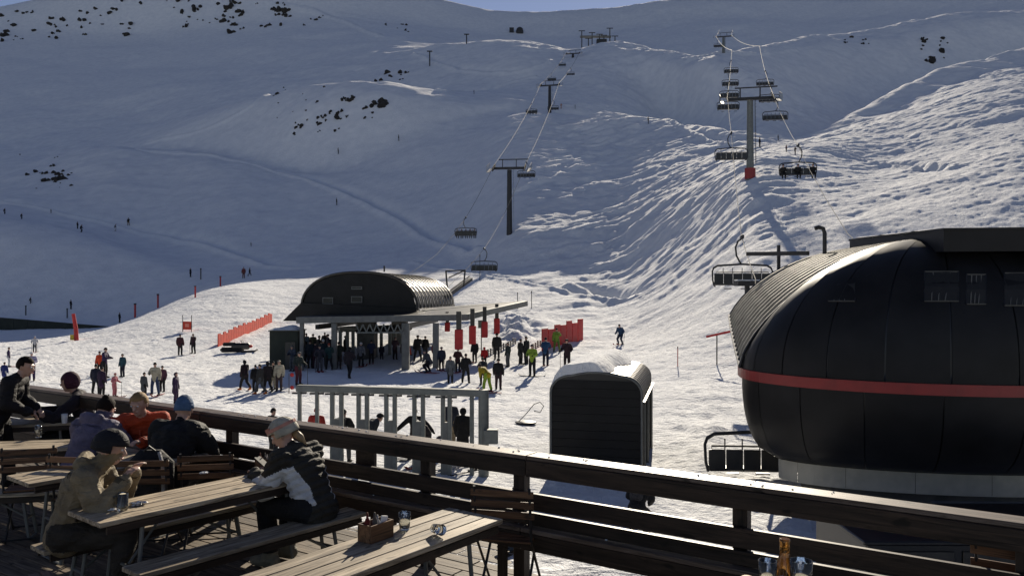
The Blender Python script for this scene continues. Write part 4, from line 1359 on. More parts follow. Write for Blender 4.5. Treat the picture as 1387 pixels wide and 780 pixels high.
# red banner between two thin poles
p = hit(253.5, 449, 30); s_ = p.y / FOC
r_ = thing('finish_banner', 'small red banner stretched between two thin poles on the lit snow', 'banner', (p.x, p.y, p.z))
for q in (-1, 1): MB().tube([(q * 6 * s_, 0, -.1), (q * 6 * s_, 0, 22 * s_)], .5 * s_, 6).build('pole', 'darksteel', r_)
MB().box((0, 0, 8 * s_), (12 * s_, .03, 11 * s_)).build('cloth', 'rednet', r_)
MB().box((0, -.02, 8.3 * s_), (5.2 * s_, .02, 4.6 * s_)).build('emblem', simple('pale_red_print', lin(.75, .25, .18)), r_)

def slat_fence(a, b_, n, hpx0, hpx1, label, mat='rednet', wfrac=.8, net=True, name='snow_fence', th=.08):
    pa = hit(*a, 20); pb = hit(*b_, 20)
    root = thing(name, label, 'fence', tuple(pa))
    for i in range(n):
        t = i / (n - 1)
        q = pa.lerp(pb, t); q.z = ground(q.x, q.y)
        h = (hpx0 + (hpx1 - hpx0) * t) * q.y / FOC
        d = (pb - pa) / (n - 1); d.z = 0
        hh = h * (1 + (.12 if i % 2 == 0 else -.02))
        MB().beam(q + Vector((0, 0, -.2)), q + Vector((0, 0, hh)), d.length * wfrac, th, up=d.normalized().cross(Vector((0, 0, 1)))).build('slat', mat, root, world=True)
    for hh in (.35, .75):
        MB().beam(pa + Vector((0, -.06, hpx0 * pa.y / FOC * hh)), pb + Vector((0, -.06, hpx1 * pb.y / FOC * hh)), .04, .05).build('rail', mat, root, world=True)
    return root
slat_fence((297, 469), (367, 437), 24, 15, 12, 'long orange red fence running diagonally across the lit snow at the left', wfrac=.95)
slat_fence((738, 474), (786, 461), 7, 26, 26, 'tall red fence panels right of the queue, near the centre', mat='red', wfrac=.9)
slat_fence((661, 483), (698, 466), 12, 9, 8, 'low grey slatted snow fence beside the hanging red boards', mat='greysteel', wfrac=.3)
slat_fence((722, 474), (738, 466), 6, 8, 8, 'short low grey fence joining the tall red panels', mat='greysteel', wfrac=.3)

# dark beam / barrier arm beside the right station
a_ = P(957, 456, 49); b_ = P(1002, 446, 47)
r_ = thing('barrier_arm', 'dark red barrier arm on a thin stand left of the large black station', 'barrier', (a_.x + .6, 48.6, ground(a_.x + .6, 48.6)))
MB().beam(a_, b_, .08, .12).build('arm', 'red', r_, world=True)
q = a_.lerp(b_, .32); MB().beam((q.x, q.y, ground(q.x, q.y) - .1), q, .06, .06).build('stand', 'darksteel', r_, world=True)

# snowmobile in front of the orange fence
def snowmobile():
    p = hit(323, 477, 20)
    r_ = thing('snowmobile', 'dark snowmobile parked in front of the long orange fence', 'snowmobile', (p.x, p.y, p.z), math.radians(12))
    MB().box((0.2, 0, .5), (1.5, .62, .55), bev=.16).build('hull', 'black', r_, smooth=False)
    MB().box((-.7, 0, .68), (1.1, .40, .3), bev=.1).build('seat', 'rubber', r_)
    MB().box((-.5, 0, .22), (1.9, .46, .42), bev=.16).build('track', 'rubber', r_)
    for s_ in (-1, 1): MB().tube([(1.5, s_ * .42, .2), (1.25, s_ * .42, .05), (.3, s_ * .42, .05)], .06, 6).build('ski', 'darksteel', r_)
    MB().add([(.55, -.28, .6), (.55, .28, .6), (.3, .24, 1.05), (.3, -.24, 1.05)], [(0, 1, 2, 3)]).build('windscreen', 'window', r_)
    MB().tube([(.2, -.38, .95), (.3, 0, .85), (.2, .38, .95)], .03, 6).build('handlebar', 'darksteel', r_)
    MB().box((.95, 0, .5), (.4, .45, .25), bev=.1).build('cowl', 'red', r_)
snowmobile()
# orange cone under the canopy
p = hit(555, 481, 20)
r_ = thing('traffic_cone', 'orange traffic cone on the snow under the canopy edge', 'cone', (p.x, p.y, p.z))
MB().lathe((0, 0, 0), [(.17, .03), (.15, .1), (.04, .62), (.03, .64)], 12).build('cone', 'rednet', r_)
MB().box((0, 0, .02), (.44, .44, .05)).build('base', 'rubber', r_)
# sign post with white board by the queue
p = hit(652, 480, 20)
r_ = thing('sign_post', 'grey sign post with a small pale board in the queue by the canopy', 'sign', (p.x, p.y, p.z))
MB().tube([(0, 0, -.1), (0, 0, 2.3)], .04, 6).build('post', 'greysteel', r_)
MB().box((0, 0, 2.3), (.5, .04, .6)).build('board', 'galv', r_)
# loop handle with an oval seat plate lying by the shed
p = hit(712, 574, 16)
r_ = thing('drag_lift_disc', 'oval plate with a thin bent loop lying on the snow left of the black shed', 'lift seat', (p.x, p.y, p.z))
MB().lathe((0, 0, .05), [(.02, -.03), (.42, -.02), (.45, .01), (.40, .04), (.02, .05)], 20).build('plate', 'darksteel', r_, smooth=True)
MB().tube([(-.3, 0, .08), (.0, .2, .35), (.35, .35, .75), (.6, .3, .85), (.75, .2, .7), (.6, .1, .45), (.35, .2, .5)], .018, 6).build('loop', 'darksteel', r_)
# stand with two round red and white lamps left of the front gate
p = hit(394, 533, 18)
r_ = thing('ski_rack_stand', 'thin stand with two round discs on the snow left of the front gate', 'stand', (p.x, p.y, p.z))
MB().tube([(-.1, 0, -.1), (-.1, 0, 1.05)], .02, 6).build('post', 'darksteel', r_)
for z in (.3, .98): MB().lathe((.06, 0, z), [(.02, -.03), (.11, 0), (.02, .03)], 12, axis=Matrix(((1, 0, 0), (0, 0, -1), (0, 1, 0)))).build('disc', 'red', r_)
# ------------------------------------------------------------------ people
# A body is a set of tapered limbs fused by a voxel remesh into one continuous surface; materials follow the nearest limb.
CLOTH = {}
def cloth(r, g, b, rough=.75):
    k = (round(r, 3), round(g, 3), round(b, 3))
    if k not in CLOTH:
        m = M('clothing_%d' % len(CLOTH), lin(*k), rough, 0, .25)
        v_ = m.coords('Object', (1, 1, 1.6))
        f_ = m.noise(v_, 5, 4, .6, .6)
        m.color(m.ramp(f_, [(.3, lin(*[c * .65 for c in k])), (.7, lin(*[min(1, c * 1.35) for c in k]))]))
        m.bump(m.noise(m.coords('Object', (1, 1, 2.2), (.3, .2, 0)), 9, 3, .55, 1.5), .7, .03)
        m.bump(m.noise(v_, 60, 2), .25, .003)
        CLOTH[k] = m.m
    return CLOTH[k]
SKIN = simple('skin', lin(.46, .28, .21), .5, 0, .12, 9, .1, .003)
HAIRD = simple('dark_hair', lin(.012, .008, .006), .85, 0, .4, 20, .5, .006, spec=.15, stretch=(1, 1, .2))
HAIRB = simple('fair_hair', lin(.30, .20, .10), .5, 0, .4, 20, .5, .006, stretch=(1, 1, .2))
GLASS = simple('dark_lens', lin(.01, .01, .012), .08, 0, .1, 3, 0, spec=.9)
EYEW = simple('eye_white', lin(.6), .3, 0, .05, 3, 0)
LIP = simple('lip', lin(.30, .10, .08), .5, 0, .1, 9, 0)

def stand(arm='down', leg='stand', lean=0.0, turn=0.0, h=1.75, rnd=None):
    """joint positions; the figure faces +y, feet on z = 0"""
    k = h / 1.75
    J = {}
    hipz = .93
    if leg == 'stand':
        J.update(aL=(-.12, 0, .09), aR=(.12, 0, .09), kL=(-.115, .03, .50), kR=(.115, .03, .50))
    elif leg == 'wide':
        J.update(aL=(-.22, .05, .09), aR=(.20, -.08, .09), kL=(-.17, .06, .50), kR=(.16, .0, .50)); hipz = .90
    elif leg == 'stride':
        J.update(aL=(-.10, .28, .09), aR=(.10, -.30, .13), kL=(-.10, .20, .50), kR=(.10, -.02, .50)); hipz = .91
    elif leg == 'ski':
        J.update(aL=(-.16, -.05, .09), aR=(.14, .02, .09), kL=(-.15, .16, .46), kR=(.14, .20, .46)); hipz = .80
    elif leg == 'squat':
        J.update(aL=(-.16, 0, .09), aR=(.16, 0, .09), kL=(-.18, .22, .45), kR=(.18, .22, .45)); hipz = .66
    J['P'] = (0, -.02 if leg not in ('ski', 'squat') else -.12, hipz + .03)
    px, py, pz = J['P']
    J['hL'] = (-.095, py, hipz); J['hR'] = (.095, py, hipz)
    s, c = math.sin(lean), math.cos(lean)
    def up(x, f, u): return (x, py + f * c + u * s, pz + u * c - f * s)
    J['C'] = up(0, .0, .34); J['N'] = up(0, -.01, .52); J['H'] = up(0, .03 * c, .665)
    J['sL'] = up(-.185, 0, .46); J['sR'] = up(.185, 0, .46)
    A = {'down': ((-.26, .0, .19), (-.27, .08, -.05)),
         'fwd': ((-.27, .10, .24), (-.16, .32, .22)),
         'poles': ((-.30, .02, .22), (-.30, .26, .14)),
         'out': ((-.40, .02, .28), (-.60, .12, .10)),
         'hips': ((-.38, -.06, .24), (-.20, .06, .08)),
         'up': ((-.30, .12, .30), (-.12, .22, .50))}
    for sd_, sg in (('L', 1), ('R', -1)):
        a_ = arm if isinstance(arm, str) else arm[0 if sd_ == 'L' else 1]
        e, w_ = A[a_]
        J['e' + sd_] = up(e[0] * sg, e[1], e[2]); J['w' + sd_] = up(w_[0] * sg, w_[1], w_[2])
    J['tL'] = (J['aL'][0] - .02, J['aL'][1] + .17, .05); J['tR'] = (J['aR'][0] + .02, J['aR'][1] + .17, .05)
    J = {a: Vector(b) * k for a, b in J.items()}
    J['face'] = Vector((math.sin(turn), math.cos(turn), -.12 - lean * .3)).normalized()
    J['k'] = k
    return J

def sit(lean=.35, arm='table', seat=.46, turn=0.0, nod=-.2, feet=.38, spread=.0):
    J = {}
    J['P'] = (0, 0, seat + .09)
    J['hL'] = (-.095, .02, seat + .08); J['hR'] = (.095, .02, seat + .08)
    J['kL'] = (-.13 - spread, .44, seat + .06); J['kR'] = (.13 + spread, .44, seat + .06)
    J['aL'] = (-.12, feet, .09); J['aR'] = (.13, feet + .04, .09)
    s, c = math.sin(lean), math.cos(lean)
    def up(x, f, u): return (x, f * c + u * s, seat + .09 + u * c - f * s)
    J['C'] = up(0, -.02, .34); J['N'] = up(0, -.01, .52); J['H'] = up(0, .05, .665)
    J['sL'] = up(-.19, 0, .45); J['sR'] = up(.19, 0, .45)
    if arm == 'table':
        for q, sg in (('L', -1), ('R', 1)):
            S = Vector(J['s' + q]); J['e' + q] = S + Vector((sg * .08, .14, -.24)); J['w' + q] = J['e' + q] + Vector((-sg * .12, .22, .02))
    elif arm == 'mouth':
        for q, sg in (('L', -1), ('R', 1)):
            S = Vector(J['s' + q]); J['e' + q] = S + Vector((sg * .07, .13, -.24)); J['w' + q] = J['e' + q] + Vector((-sg * .11, .12, .20))
    elif arm == 'phone':
        for q, sg in (('L', -1), ('R', 1)):
            S = Vector(J['s' + q]); J['e' + q] = S + Vector((sg * .05, .12, -.26)); J['w' + q] = J['e' + q] + Vector((-sg * .13, .24, .08))
    elif arm == 'cheek':
        for q, sg in (('L', -1), ('R', 1)):
            S = Vector(J['s' + q]); J['e' + q] = S + Vector((sg * .07, .22, -.20)); J['w' + q] = J['e' + q] + Vector((-sg * .12, .20, .05))
    J['tL'] = (J['aL'][0], J['aL'][1] + .17, .05); J['tR'] = (J['aR'][0], J['aR'][1] + .17, .05)
    J = {a: Vector(b) for a, b in J.items()}
    J['face'] = Vector((math.sin(turn), math.cos(turn), nod)).normalized()
    J['k'] = 1.0
    return J

def capsule(mb, a, b, ra, rb, U=None, su=1.0, sv=1.0, seg=12, nr=3):
    """tapered limb with round ends; U is the side axis along which it is widened by su (sv the other)"""
    a, b = Vector(a), Vector(b)
    d = b - a; L = d.length
    x = d / L if L > 1e-5 else Vector((0, 0, 1))
    u = Vector(U) if U is not None else (Vector((1, 0, 0)) if abs(x.x) < .9 else Vector((0, 1, 0)))
    u = (u - x * u.dot(x)).normalized(); v = x.cross(u)
    rings = []
    for i in range(nr + 1):
        t = math.pi / 2 * (i / nr); rings.append((a - x * ra * math.cos(t) * min(su, sv, 1), max(ra * math.sin(t), ra * .02)))
    for i in range(1, nr + 1):
        rings.append((a + d * (i / (nr + 1)), ra + (rb - ra) * i / (nr + 1)))
    for i in range(nr + 1):
        t = math.pi / 2 * (i / nr); rings.append((b + x * rb * math.sin(t) * min(su, sv, 1), max(rb * math.cos(t), rb * .02)))
    vs = []
    for c, r in rings:
        for k in range(seg):
            an = 2 * math.pi * k / seg
            vs.append(c + u * math.cos(an) * r * su + v * math.sin(an) * r * sv)
    n = len(rings); fs = []
    for i in range(n - 1):
        for k in range(seg):
            j = (k + 1) % seg
            fs.append((i * seg + k, i * seg + j, (i + 1) * seg + j, (i + 1) * seg + k))
    fs.append(tuple(range(seg - 1, -1, -1))); fs.append(tuple((n - 1) * seg + k for k in range(seg)))
    mb.add(vs, fs)

def head_axes(J):
    F = J['face']; up = Vector((0, 0, 1)); up = (up - F * F.z).normalized(); S = F.cross(up)
    return F, up, S

def body_mesh(J, voxel=.03, bulk=1.0, fingers=False, slim=False, skirt=0.0, hood=False, fold=0.0, seed=1, sl=1.15, quilt=0.0, accent=None):
    k = J['k']; B = []          # (a, b, ra, rb, slot) slots: 0 jacket 1 trousers 2 skin 3 boots 4 gloves/hands
    mb = MB()
    side = (J['sR'] - J['sL']).normalized()
    def limb(a, b, ra, rb, slot, U=None, su=1, sv=1):
        capsule(mb, a, b, ra * k, rb * k, U, su, sv)
        B.append((Vector(a), Vector(b), ra * k, rb * k, slot))
    P_, C_, N_2, H = J['P'], J['C'], J['N'], J['H']
    w_ = bulk
    limb(P_ + (C_ - P_) * -.12, C_, .125 * w_, .150 * w_, 0, side, 1.22, .86)
    limb(C_, N_2 - (N_2 - C_) * .12, .150 * w_, .085, 0, side, 1.25, .86)
    limb(P_, P_ + Vector((0, 0, -.02)), .125 * w_, .12 * w_, 0 if skirt else 1, side, 1.2, .92)
    limb(N_2 - Vector((0, 0, .03)), H - Vector((0, 0, .03)), .058 if not hood else .085, .052 if not hood else .08, 2 if not hood else 0)
    if hood:
        F = J['face']; bk = N_2 - Vector((F.x, F.y, 0)) * .07 + Vector((0, 0, .02))
        limb(bk - side * .07, bk + side * .07, .075, .075, 0)
    for q in 'LR':
        limb(N_2 - Vector((0, 0, .05)) * k, J['s' + q], .085, .085 * w_, 0)
        limb(J['s' + q], J['e' + q], .078 * w_ * (sl * .5 + .5), .064 * w_ * sl, 0)
        limb(J['e' + q], J['w' + q], .064 * w_ * sl, .050 * w_ * sl, 0)
        limb(J['h' + q], J['k' + q], .108 * (w_ * .5 + .5), .084, 1)
        limb(J['k' + q], J['a' + q] + Vector((0, 0, .10)) * k, .084, .076, 1)
        limb(J['a' + q] + Vector((0, 0, .12)) * k, J['a' + q], .068, .065, 3)
        limb(J['a' + q] - Vector((0, .03, .02)) * k, J['t' + q], .062, .05, 3)
        # hand
        f = (J['w' + q] - J['e' + q]).normalized()
        hand = J['w' + q] + f * .05 * k
        if not fingers:
            limb(J['w' + q], hand + f * .06 * k, .042, .038, 4)
        else:
            sg = 1 if q == 'L' else -1
            up = Vector((0, 0, 1)); nrm = (up - f * up.dot(f)).normalized(); lat = f.cross(nrm)
            limb(J['w' + q], J['w' + q] + f * .085, .026, .03, 4, lat, 1.35, .62)
            base = J['w' + q] + f * .085
            for i, (o_, ln) in enumerate(((-.032, .062), (-.011, .074), (.011, .070), (.031, .055))):
                p0 = base + lat * o_; p1 = p0 + f * ln * .5 - nrm * .012; p2 = p1 + f * ln * .38 - nrm * .03
                limb(p0, p1, .0105, .0095, 4); limb(p1, p2, .0095, .008, 4)
            t0 = J['w' + q] + f * .03 + lat * (.03 * sg); t1 = t0 + f * .03 + lat * (.028 * sg) - nrm * .012; t2 = t1 + f * .032 + lat * .004 * sg - nrm * .01
            limb(t0, t1, .014, .012, 4); limb(t1, t2, .012, .010, 4)
    ax0 = (C_ - P_).normalized()
    limb(P_ + ax0 * .02, P_ - ax0 * .05, .142 * w_, .146 * w_, 0, side, 1.2, .9)
    # head
    F, up, S = head_axes(J)
    hc = H
    limb(hc + (up * .025 - F * .012) * k, hc + (up * .024 - F * .004) * k, .098, .098, 2, S, .80, 1.0)
    limb(hc + (up * .0 + F * .015) * k, hc + (-up * .075 + F * .045) * k, .080, .042, 2, S, .86, 1.0)
    if voxel < .02:
        limb(hc + (up * .012 + F * .092) * k, hc + (-up * .018 + F * .108) * k, .012, .017, 2)
        limb(hc + (up * .035 + F * .082 - S * .035) * k, hc + (up * .035 + F * .082 + S * .035) * k, .014, .014, 2)
        limb(hc + (-up * .048 + F * .086 - S * .016) * k, hc + (-up * .048 + F * .086 + S * .016) * k, .011, .011, 2)
        for sg in (-1, 1):
            limb(hc + (up * .012 + S * .078 * sg - F * .005) * k, hc + (-up * .02 + S * .08 * sg - F * .003) * k, .014, .010, 2)
    if skirt:
        limb(P_ + Vector((0, 0, .05)), P_ - Vector((0, 0, skirt)), .14 * w_, .17 * w_, 0, side, 1.15, .9)
    me = mb.mesh('body')
    o = bpy.data.objects.new('tmp_body', me); COL.objects.link(o)
    md = o.modifiers.new('r', 'REMESH'); md.mode = 'VOXEL'; md.voxel_size = voxel; md.use_smooth_shade = True
    if voxel >= .02:
        s_ = o.modifiers.new('s', 'SMOOTH'); s_.factor = .5; s_.iterations = 2
    else:
        s_ = o.modifiers.new('s', 'SMOOTH'); s_.factor = .5; s_.iterations = 2
    dg = bpy.context.evaluated_depsgraph_get(); dg.update()
    me2 = bpy.data.meshes.new_from_object(o.evaluated_get(dg), depsgraph=dg)
    bpy.data.objects.remove(o); bpy.data.meshes.remove(me)
    n = len(me2.vertices); co = np.empty(n * 3, np.float32); me2.vertices.foreach_get('co', co); co = co.reshape(-1, 3)
    nf = len(me2.polygons); fc = np.empty(nf * 3, np.float32); me2.polygons.foreach_get('center', fc); fc = fc.reshape(-1, 3)
    def nearest(pts):
        best = np.full(len(pts), 1e9); slot = np.zeros(len(pts), int)
        for a, b, ra, rb, sl in B:
            a_ = np.array(a); d = np.array(b) - a_; L2 = d @ d + 1e-9
            t = np.clip((pts - a_) @ d / L2, 0, 1)
            q = np.linalg.norm(pts - a_ - t[:, None] * d, axis=1) - (ra + (rb - ra) * t)
            m = q < best - .004; best[m] = q[m]; slot[m] = sl
        return slot
    fs = nearest(fc)
    me2.polygons.foreach_set('material_index', fs.astype(np.int32))
    if fold:
        vs_ = nearest(co)
        nr = np.empty(n * 3, np.float32); me2.vertices.foreach_get('normal', nr); nr = nr.reshape(-1, 3)
        f_ = .6 * _fbm(co[:, 0] * 6 + co[:, 2] * 5 + seed, co[:, 1] * 6 - co[:, 2] * 4, seed, 2)
        f_ = f_ - .45 * np.abs(_fbm(co[:, 0] * 5 + co[:, 1] * 5 + seed, co[:, 2] * 17 + co[:, 0] * 5, seed + 5, 2))
        amp = np.where((vs_ == 0) | (vs_ == 1), fold, 0)
        if quilt:
            P0 = np.array(P_); axv = np.array((N_2 - P_).normalized()); s0 = (co - P0) @ axv
            f_ = f_ + quilt / max(fold, 1e-6) * np.where(vs_ == 0, np.abs(np.sin(math.pi * s0 / .062)) - .6, 0)
        co = co + nr * (f_ * amp)[:, None]
        me2.vertices.foreach_set('co', co.astype(np.float32).ravel())
    me2.polygons.foreach_set('use_smooth', np.ones(nf, bool))
    if accent is not None:
        m_ = accent(fc, fs, J); me2.polygons.foreach_set('material_index', np.where(m_, 5, fs).astype(np.int32))
    me2.update()
    me2.name = 'body'
    return me2

def cap_mesh(J, kind, lod=1):
    """hats, helmets and hair as shells on the head"""
    k = J['k']; F, up, S = head_axes(J); c = J['H'] + up * .02 * k - F * .008 * k
    sx, sf, su = {'helmet': (.110, .128, .128), 'beanie': (.092, .108, .128), 'hair': (.088, .104, .110), 'longhair': (.092, .106, .112), 'cap': (.090, .106, .108), 'scarf': (.092, .106, .112), 'hood': (.115, .13, .13)}[kind]
    nu, nv = (20, 14) if lod else (10, 7)
    vs, ok = [], []
    for i in range(nv + 1):
        t = math.pi * i / nv
        for j in range(nu):
            a = 2 * math.pi * j / nu
            x, y, z = math.sin(t) * math.cos(a), math.sin(t) * math.sin(a), math.cos(t)
            rib = 1 + (.012 * math.cos(a * 10) if kind == 'beanie' else 0) + (.03 * math.sin(a * 7 + t * 5) if 'hair' in kind else 0)
            v = c + (S * x * sx + F * y * sf + up * z * su * (1.06 if kind == 'beanie' and z > .6 else 1)) * k * rib
            if kind == 'longhair' and z < -.2 and y < .2: v = v - up * .10 * k * min(1, -z)
            vs.append(v)
            lim = {'helmet': -.25 if y < .35 else .20, 'beanie': .0 - .25 * (y < 0), 'hair': (.42 if y > .45 else -.55 * (y < .1) + .0), 'longhair': (.42 if y > .45 else (-.95 if y < .15 else .0)),
                   'cap': .12, 'scarf': (.28 if y > .45 else -.75), 'hood': (.45 if y > .55 else -.9)}[kind]
            ok.append(z >= lim - .06)
    mb = MB(); fs = []
    for i in range(nv):
        for j in range(nu):
            q = (i * nu + j, i * nu + (j + 1) % nu, (i + 1) * nu + (j + 1) % nu, (i + 1) * nu + j)
            if all(ok[m] for m in q): fs.append(q)
    mb.add(vs, fs)
    if kind == 'cap':
        rows = [[c + (S * x * .085 + F * (.085 + .09 * d * (1 - x * x * .5)) + up * (.03 - .02 * d)) * k for x in np.linspace(-1, 1, 7)] for d in (0, .5, 1)]
        mb.grid(rows)
    me = mb.mesh('cap')
    bm = bmesh.new(); bm.from_mesh(me)
    bmesh.ops.remove_doubles(bm, verts=bm.verts, dist=.0005)
    loose = [v for v in bm.verts if not v.link_faces]
    bmesh.ops.delete(bm, geom=loose, context='VERTS')
    bmesh.ops.recalc_face_normals(bm, faces=bm.faces)
    if lod:
        g = bmesh.ops.solidify(bm, geom=bm.faces[:], thickness=-.008 * k)
    for f in bm.faces: f.smooth = True
    bm.to_mesh(me); bm.free()
    return me

def goggles_mesh(J, R=1.0, lens_only=False, raise_=0.0):
    k = J['k']; F, up, S = head_axes(J); c = J['H'] + up * (.025 + raise_) * k
    mb = MB(); rows = []
    for z in (-.026, 0, .03):
        rows.append([c + (S * math.sin(a) * .084 * R + F * (math.cos(a) * .112 * R) + up * z) * k for a in np.linspace(-1.05, 1.05, 11)])
    mb.grid(rows)
    rows2 = [[p + F * -.014 for p in r] for r in rows]
    mb.grid(rows2)
    if not lens_only:
        rows = []
        for z in (-.014, .014):
            rows.append([c + (S * math.sin(a) * .108 * R + F * (math.cos(a) * .126 * R) + up * z) * k for a in np.linspace(1.0, 2 * math.pi - 1.0, 17)])
        mb.grid(rows)
    return mb.mesh('goggles')

BODY = {}
def slot_body(key, J, **kw):
    if key not in BODY:
        me = body_mesh(J, **kw)
        for _ in range(5): me.materials.append(SKIN)
        BODY[key] = me
    return BODY[key]

def person(label, loc, rotz, J, key=None, jacket=(.02, .02, .03), trousers=(.015, .015, .02), boots=(.02, .02, .02), gloves=None, cap='beanie', capcol=(.02, .02, .02), goggles=False, lod=0, group=None, accentcol=(.5, .5, .5), **kw):
    root = thing('person', label, 'person', loc, rotz, group)
    if key is None:
        me = body_mesh(J, **kw); [me.materials.append(SKIN) for _ in range(6)]
    else: me = slot_body(key, J, **kw)
    b = bpy.data.objects.new('body', me); COL.objects.link(b); b.parent = root
    KIDS.setdefault(root.name, []).append(b)
    for i, m_ in enumerate((cloth(*jacket), cloth(*trousers), SKIN, cloth(*boots), SKIN if gloves is None else cloth(*gloves))):
        b.material_slots[i].link = 'OBJECT'; b.material_slots[i].material = m_
    if key is None:
        b.material_slots[5].link = 'OBJECT'; b.material_slots[5].material = cloth(*accentcol)
    if cap:
        ck = (key, cap, lod)
        if key is not None and ck in BODY: cm = BODY[ck]
        else:
            cm = cap_mesh(J, cap, lod)
            cm.materials.append(SKIN)
            if key is not None: BODY[ck] = cm
        nm = {'hair': 'hair', 'longhair': 'hair', 'scarf': 'headscarf', 'helmet': 'helmet', 'beanie': 'beanie', 'cap': 'peaked_cap', 'hood': 'hood'}[cap]
        c = bpy.data.objects.new(nm, cm); COL.objects.link(c); c.parent = root
        KIDS[root.name].append(c)
        c.material_slots[0].link = 'OBJECT'
        c.material_slots[0].material = {'hair': HAIRD, 'longhair': HAIRD}.get(cap) if ('hair' in cap and capcol is None) else cloth(*(capcol or (.02, .02, .02)))
    if goggles:
        gk = (key, 'g')
        if key is not None and gk in BODY: gm = BODY[gk]
        else:
            gm = goggles_mesh(J, 1.02 if cap == 'helmet' else .96); gm.materials.append(GLASS)
            if key is not None: BODY[gk] = gm
        g = bpy.data.objects.new('goggles', gm); COL.objects.link(g); g.parent = root
        KIDS[root.name].append(g)
    return root

# ---- poses for people out on the snow (shared body meshes, own clothing colours)
V = .032
POSES = {
 'stand': (stand('down', 'stand'), {}), 'wide': (stand(('down', 'fwd'), 'wide'), {}), 'fwd': (stand('fwd', 'stand', .06), {}),
 'stride': (stand(('down', 'fwd'), 'stride', .08), {}), 'ski': (stand('poles', 'ski', .35), {}), 'out': (stand('out', 'wide', .12), {}),
 'bend': (stand('fwd', 'wide', .95), {}), 'squat': (stand('fwd', 'squat', .6), {}), 'poles': (stand('poles', 'stand', .08), {}),
 'coat': (stand('down', 'stand', .03), dict(skirt=.28, bulk=1.15)), 'up': (stand(('up', 'down'), 'wide', .05), {}),
}
SKI_GEAR = {}
def skis_mesh(k):
    if 'ski' not in SKI_GEAR:
        mb = MB(); rows = []
        for y, z in ((-.75, .02), (.55, .02), (.72, .05), (.85, .14)):
            rows.append([Vector((-.045, y, z)), Vector((.045, y, z)), Vector((.045, y, z + .02)), Vector((-.045, y, z + .02))])
        mb.grid(rows, True); mb.box((0, 0, .06), (.07, .3, .05))
        me = mb.mesh('ski'); me.materials.append(cloth(.25, .03, .03)); SKI_GEAR['ski'] = me
        mb = MB().tube([(0, 0, 0), (0, 0, 1.15)], .014, 5); mb.tube([(0, 0, .06), (0, 0, .08)], .045, 7)
        me = mb.mesh('ski_pole'); me.materials.append(MT['darksteel']); SKI_GEAR['pole'] = me
    return SKI_GEAR['ski']
def far_person(px, pyf, hpx, face, pose, jacket, trousers, label, cap='beanie', capcol=(.02, .02, .02), boots=(.02, .02, .02), gear='', y0=14, hmax=1.9, hmin=1.0, group=None, prop=None, pos=None):
    """face: heading in degrees (0 = away from the camera, 90 = to the right)"""
    p = hit(px, pyf, y0) if pos is None else Vector(pos)
    h = max(hmin, min(hmax, hpx * p.y / FOC))
    J, kw = POSES[pose]
    root = person(label, p - Vector((0, 0, .02)), -math.radians(face), J, key=pose, jacket=jacket, trousers=trousers, boots=boots, gloves=(.02, .02, .02), cap=cap, capcol=capcol, group=group, **dict(dict(voxel=V, bulk=1.12), **kw))
    tall = {'ski': 1.60, 'squat': 1.25, 'bend': 1.35}.get(pose, 1.78)
    s = h / tall if pose in ('stand', 'wide', 'fwd', 'stride', 'poles', 'coat', 'out', 'up') else min(1.08, max(.6, h / tall))
    root.scale = (s, s, s)
    if 's' in gear:
        skis_mesh(1)
        for sg, q in ((-1, 'aL'), (1, 'aR')):
            o = bpy.data.objects.new('ski', SKI_GEAR['ski']); COL.objects.link(o); o.parent = root; o.location = (J[q].x, J[q].y + .05, -.0)
    if 'b' in gear:
        if 'board' not in SKI_GEAR:
            mb = MB(); rows = []
            for x, z in ((-.78, .10), (-.66, .03), (-.3, .02), (.3, .02), (.66, .03), (.78, .10)):
                w2 = .08 if abs(x) > .7 else .13
                rows.append([Vector((x, -w2, z)), Vector((x, w2, z)), Vector((x, w2, z + .02)), Vector((x, -w2, z + .02))])
            mb.grid(rows, True); me = mb.mesh('snowboard'); me.materials.append(cloth(.05, .06, .08)); SKI_GEAR['board'] = me
        o = bpy.data.objects.new('snowboard', SKI_GEAR['board']); COL.objects.link(o); o.parent = root; o.location = (0, .05, 0)
    if 'p' in gear:
        skis_mesh(1)
        for sg, q in ((-1, 'wL'), (1, 'wR')):
            o = bpy.data.objects.new('ski_pole', SKI_GEAR['pole']); COL.objects.link(o); o.parent = root
            w_ = J[q] + (J[q] - J['e' + q[1]]).normalized() * .07
            zt = w_.z + .08
            o.location = (w_.x, w_.y - .25 * (pose == 'ski') + .05, 0); o.scale = (1, 1, zt / 1.15)
            o.rotation_euler = (.22 if pose == 'ski' else .0, 0, 0)
    if 'k' in gear:   # small rucksack
        if 'pack' not in SKI_GEAR:
            me = MB().box((0, 0, 0), (.30, .17, .42), bev=.07).mesh('rucksack'); me.materials.append(cloth(.03, .03, .035)); SKI_GEAR['pack'] = me
        o = bpy.data.objects.new('rucksack', SKI_GEAR['pack']); COL.objects.link(o); o.parent = root; o.location = (J['C'].x, J['C'].y - .21, J['C'].z + .05)
    return root

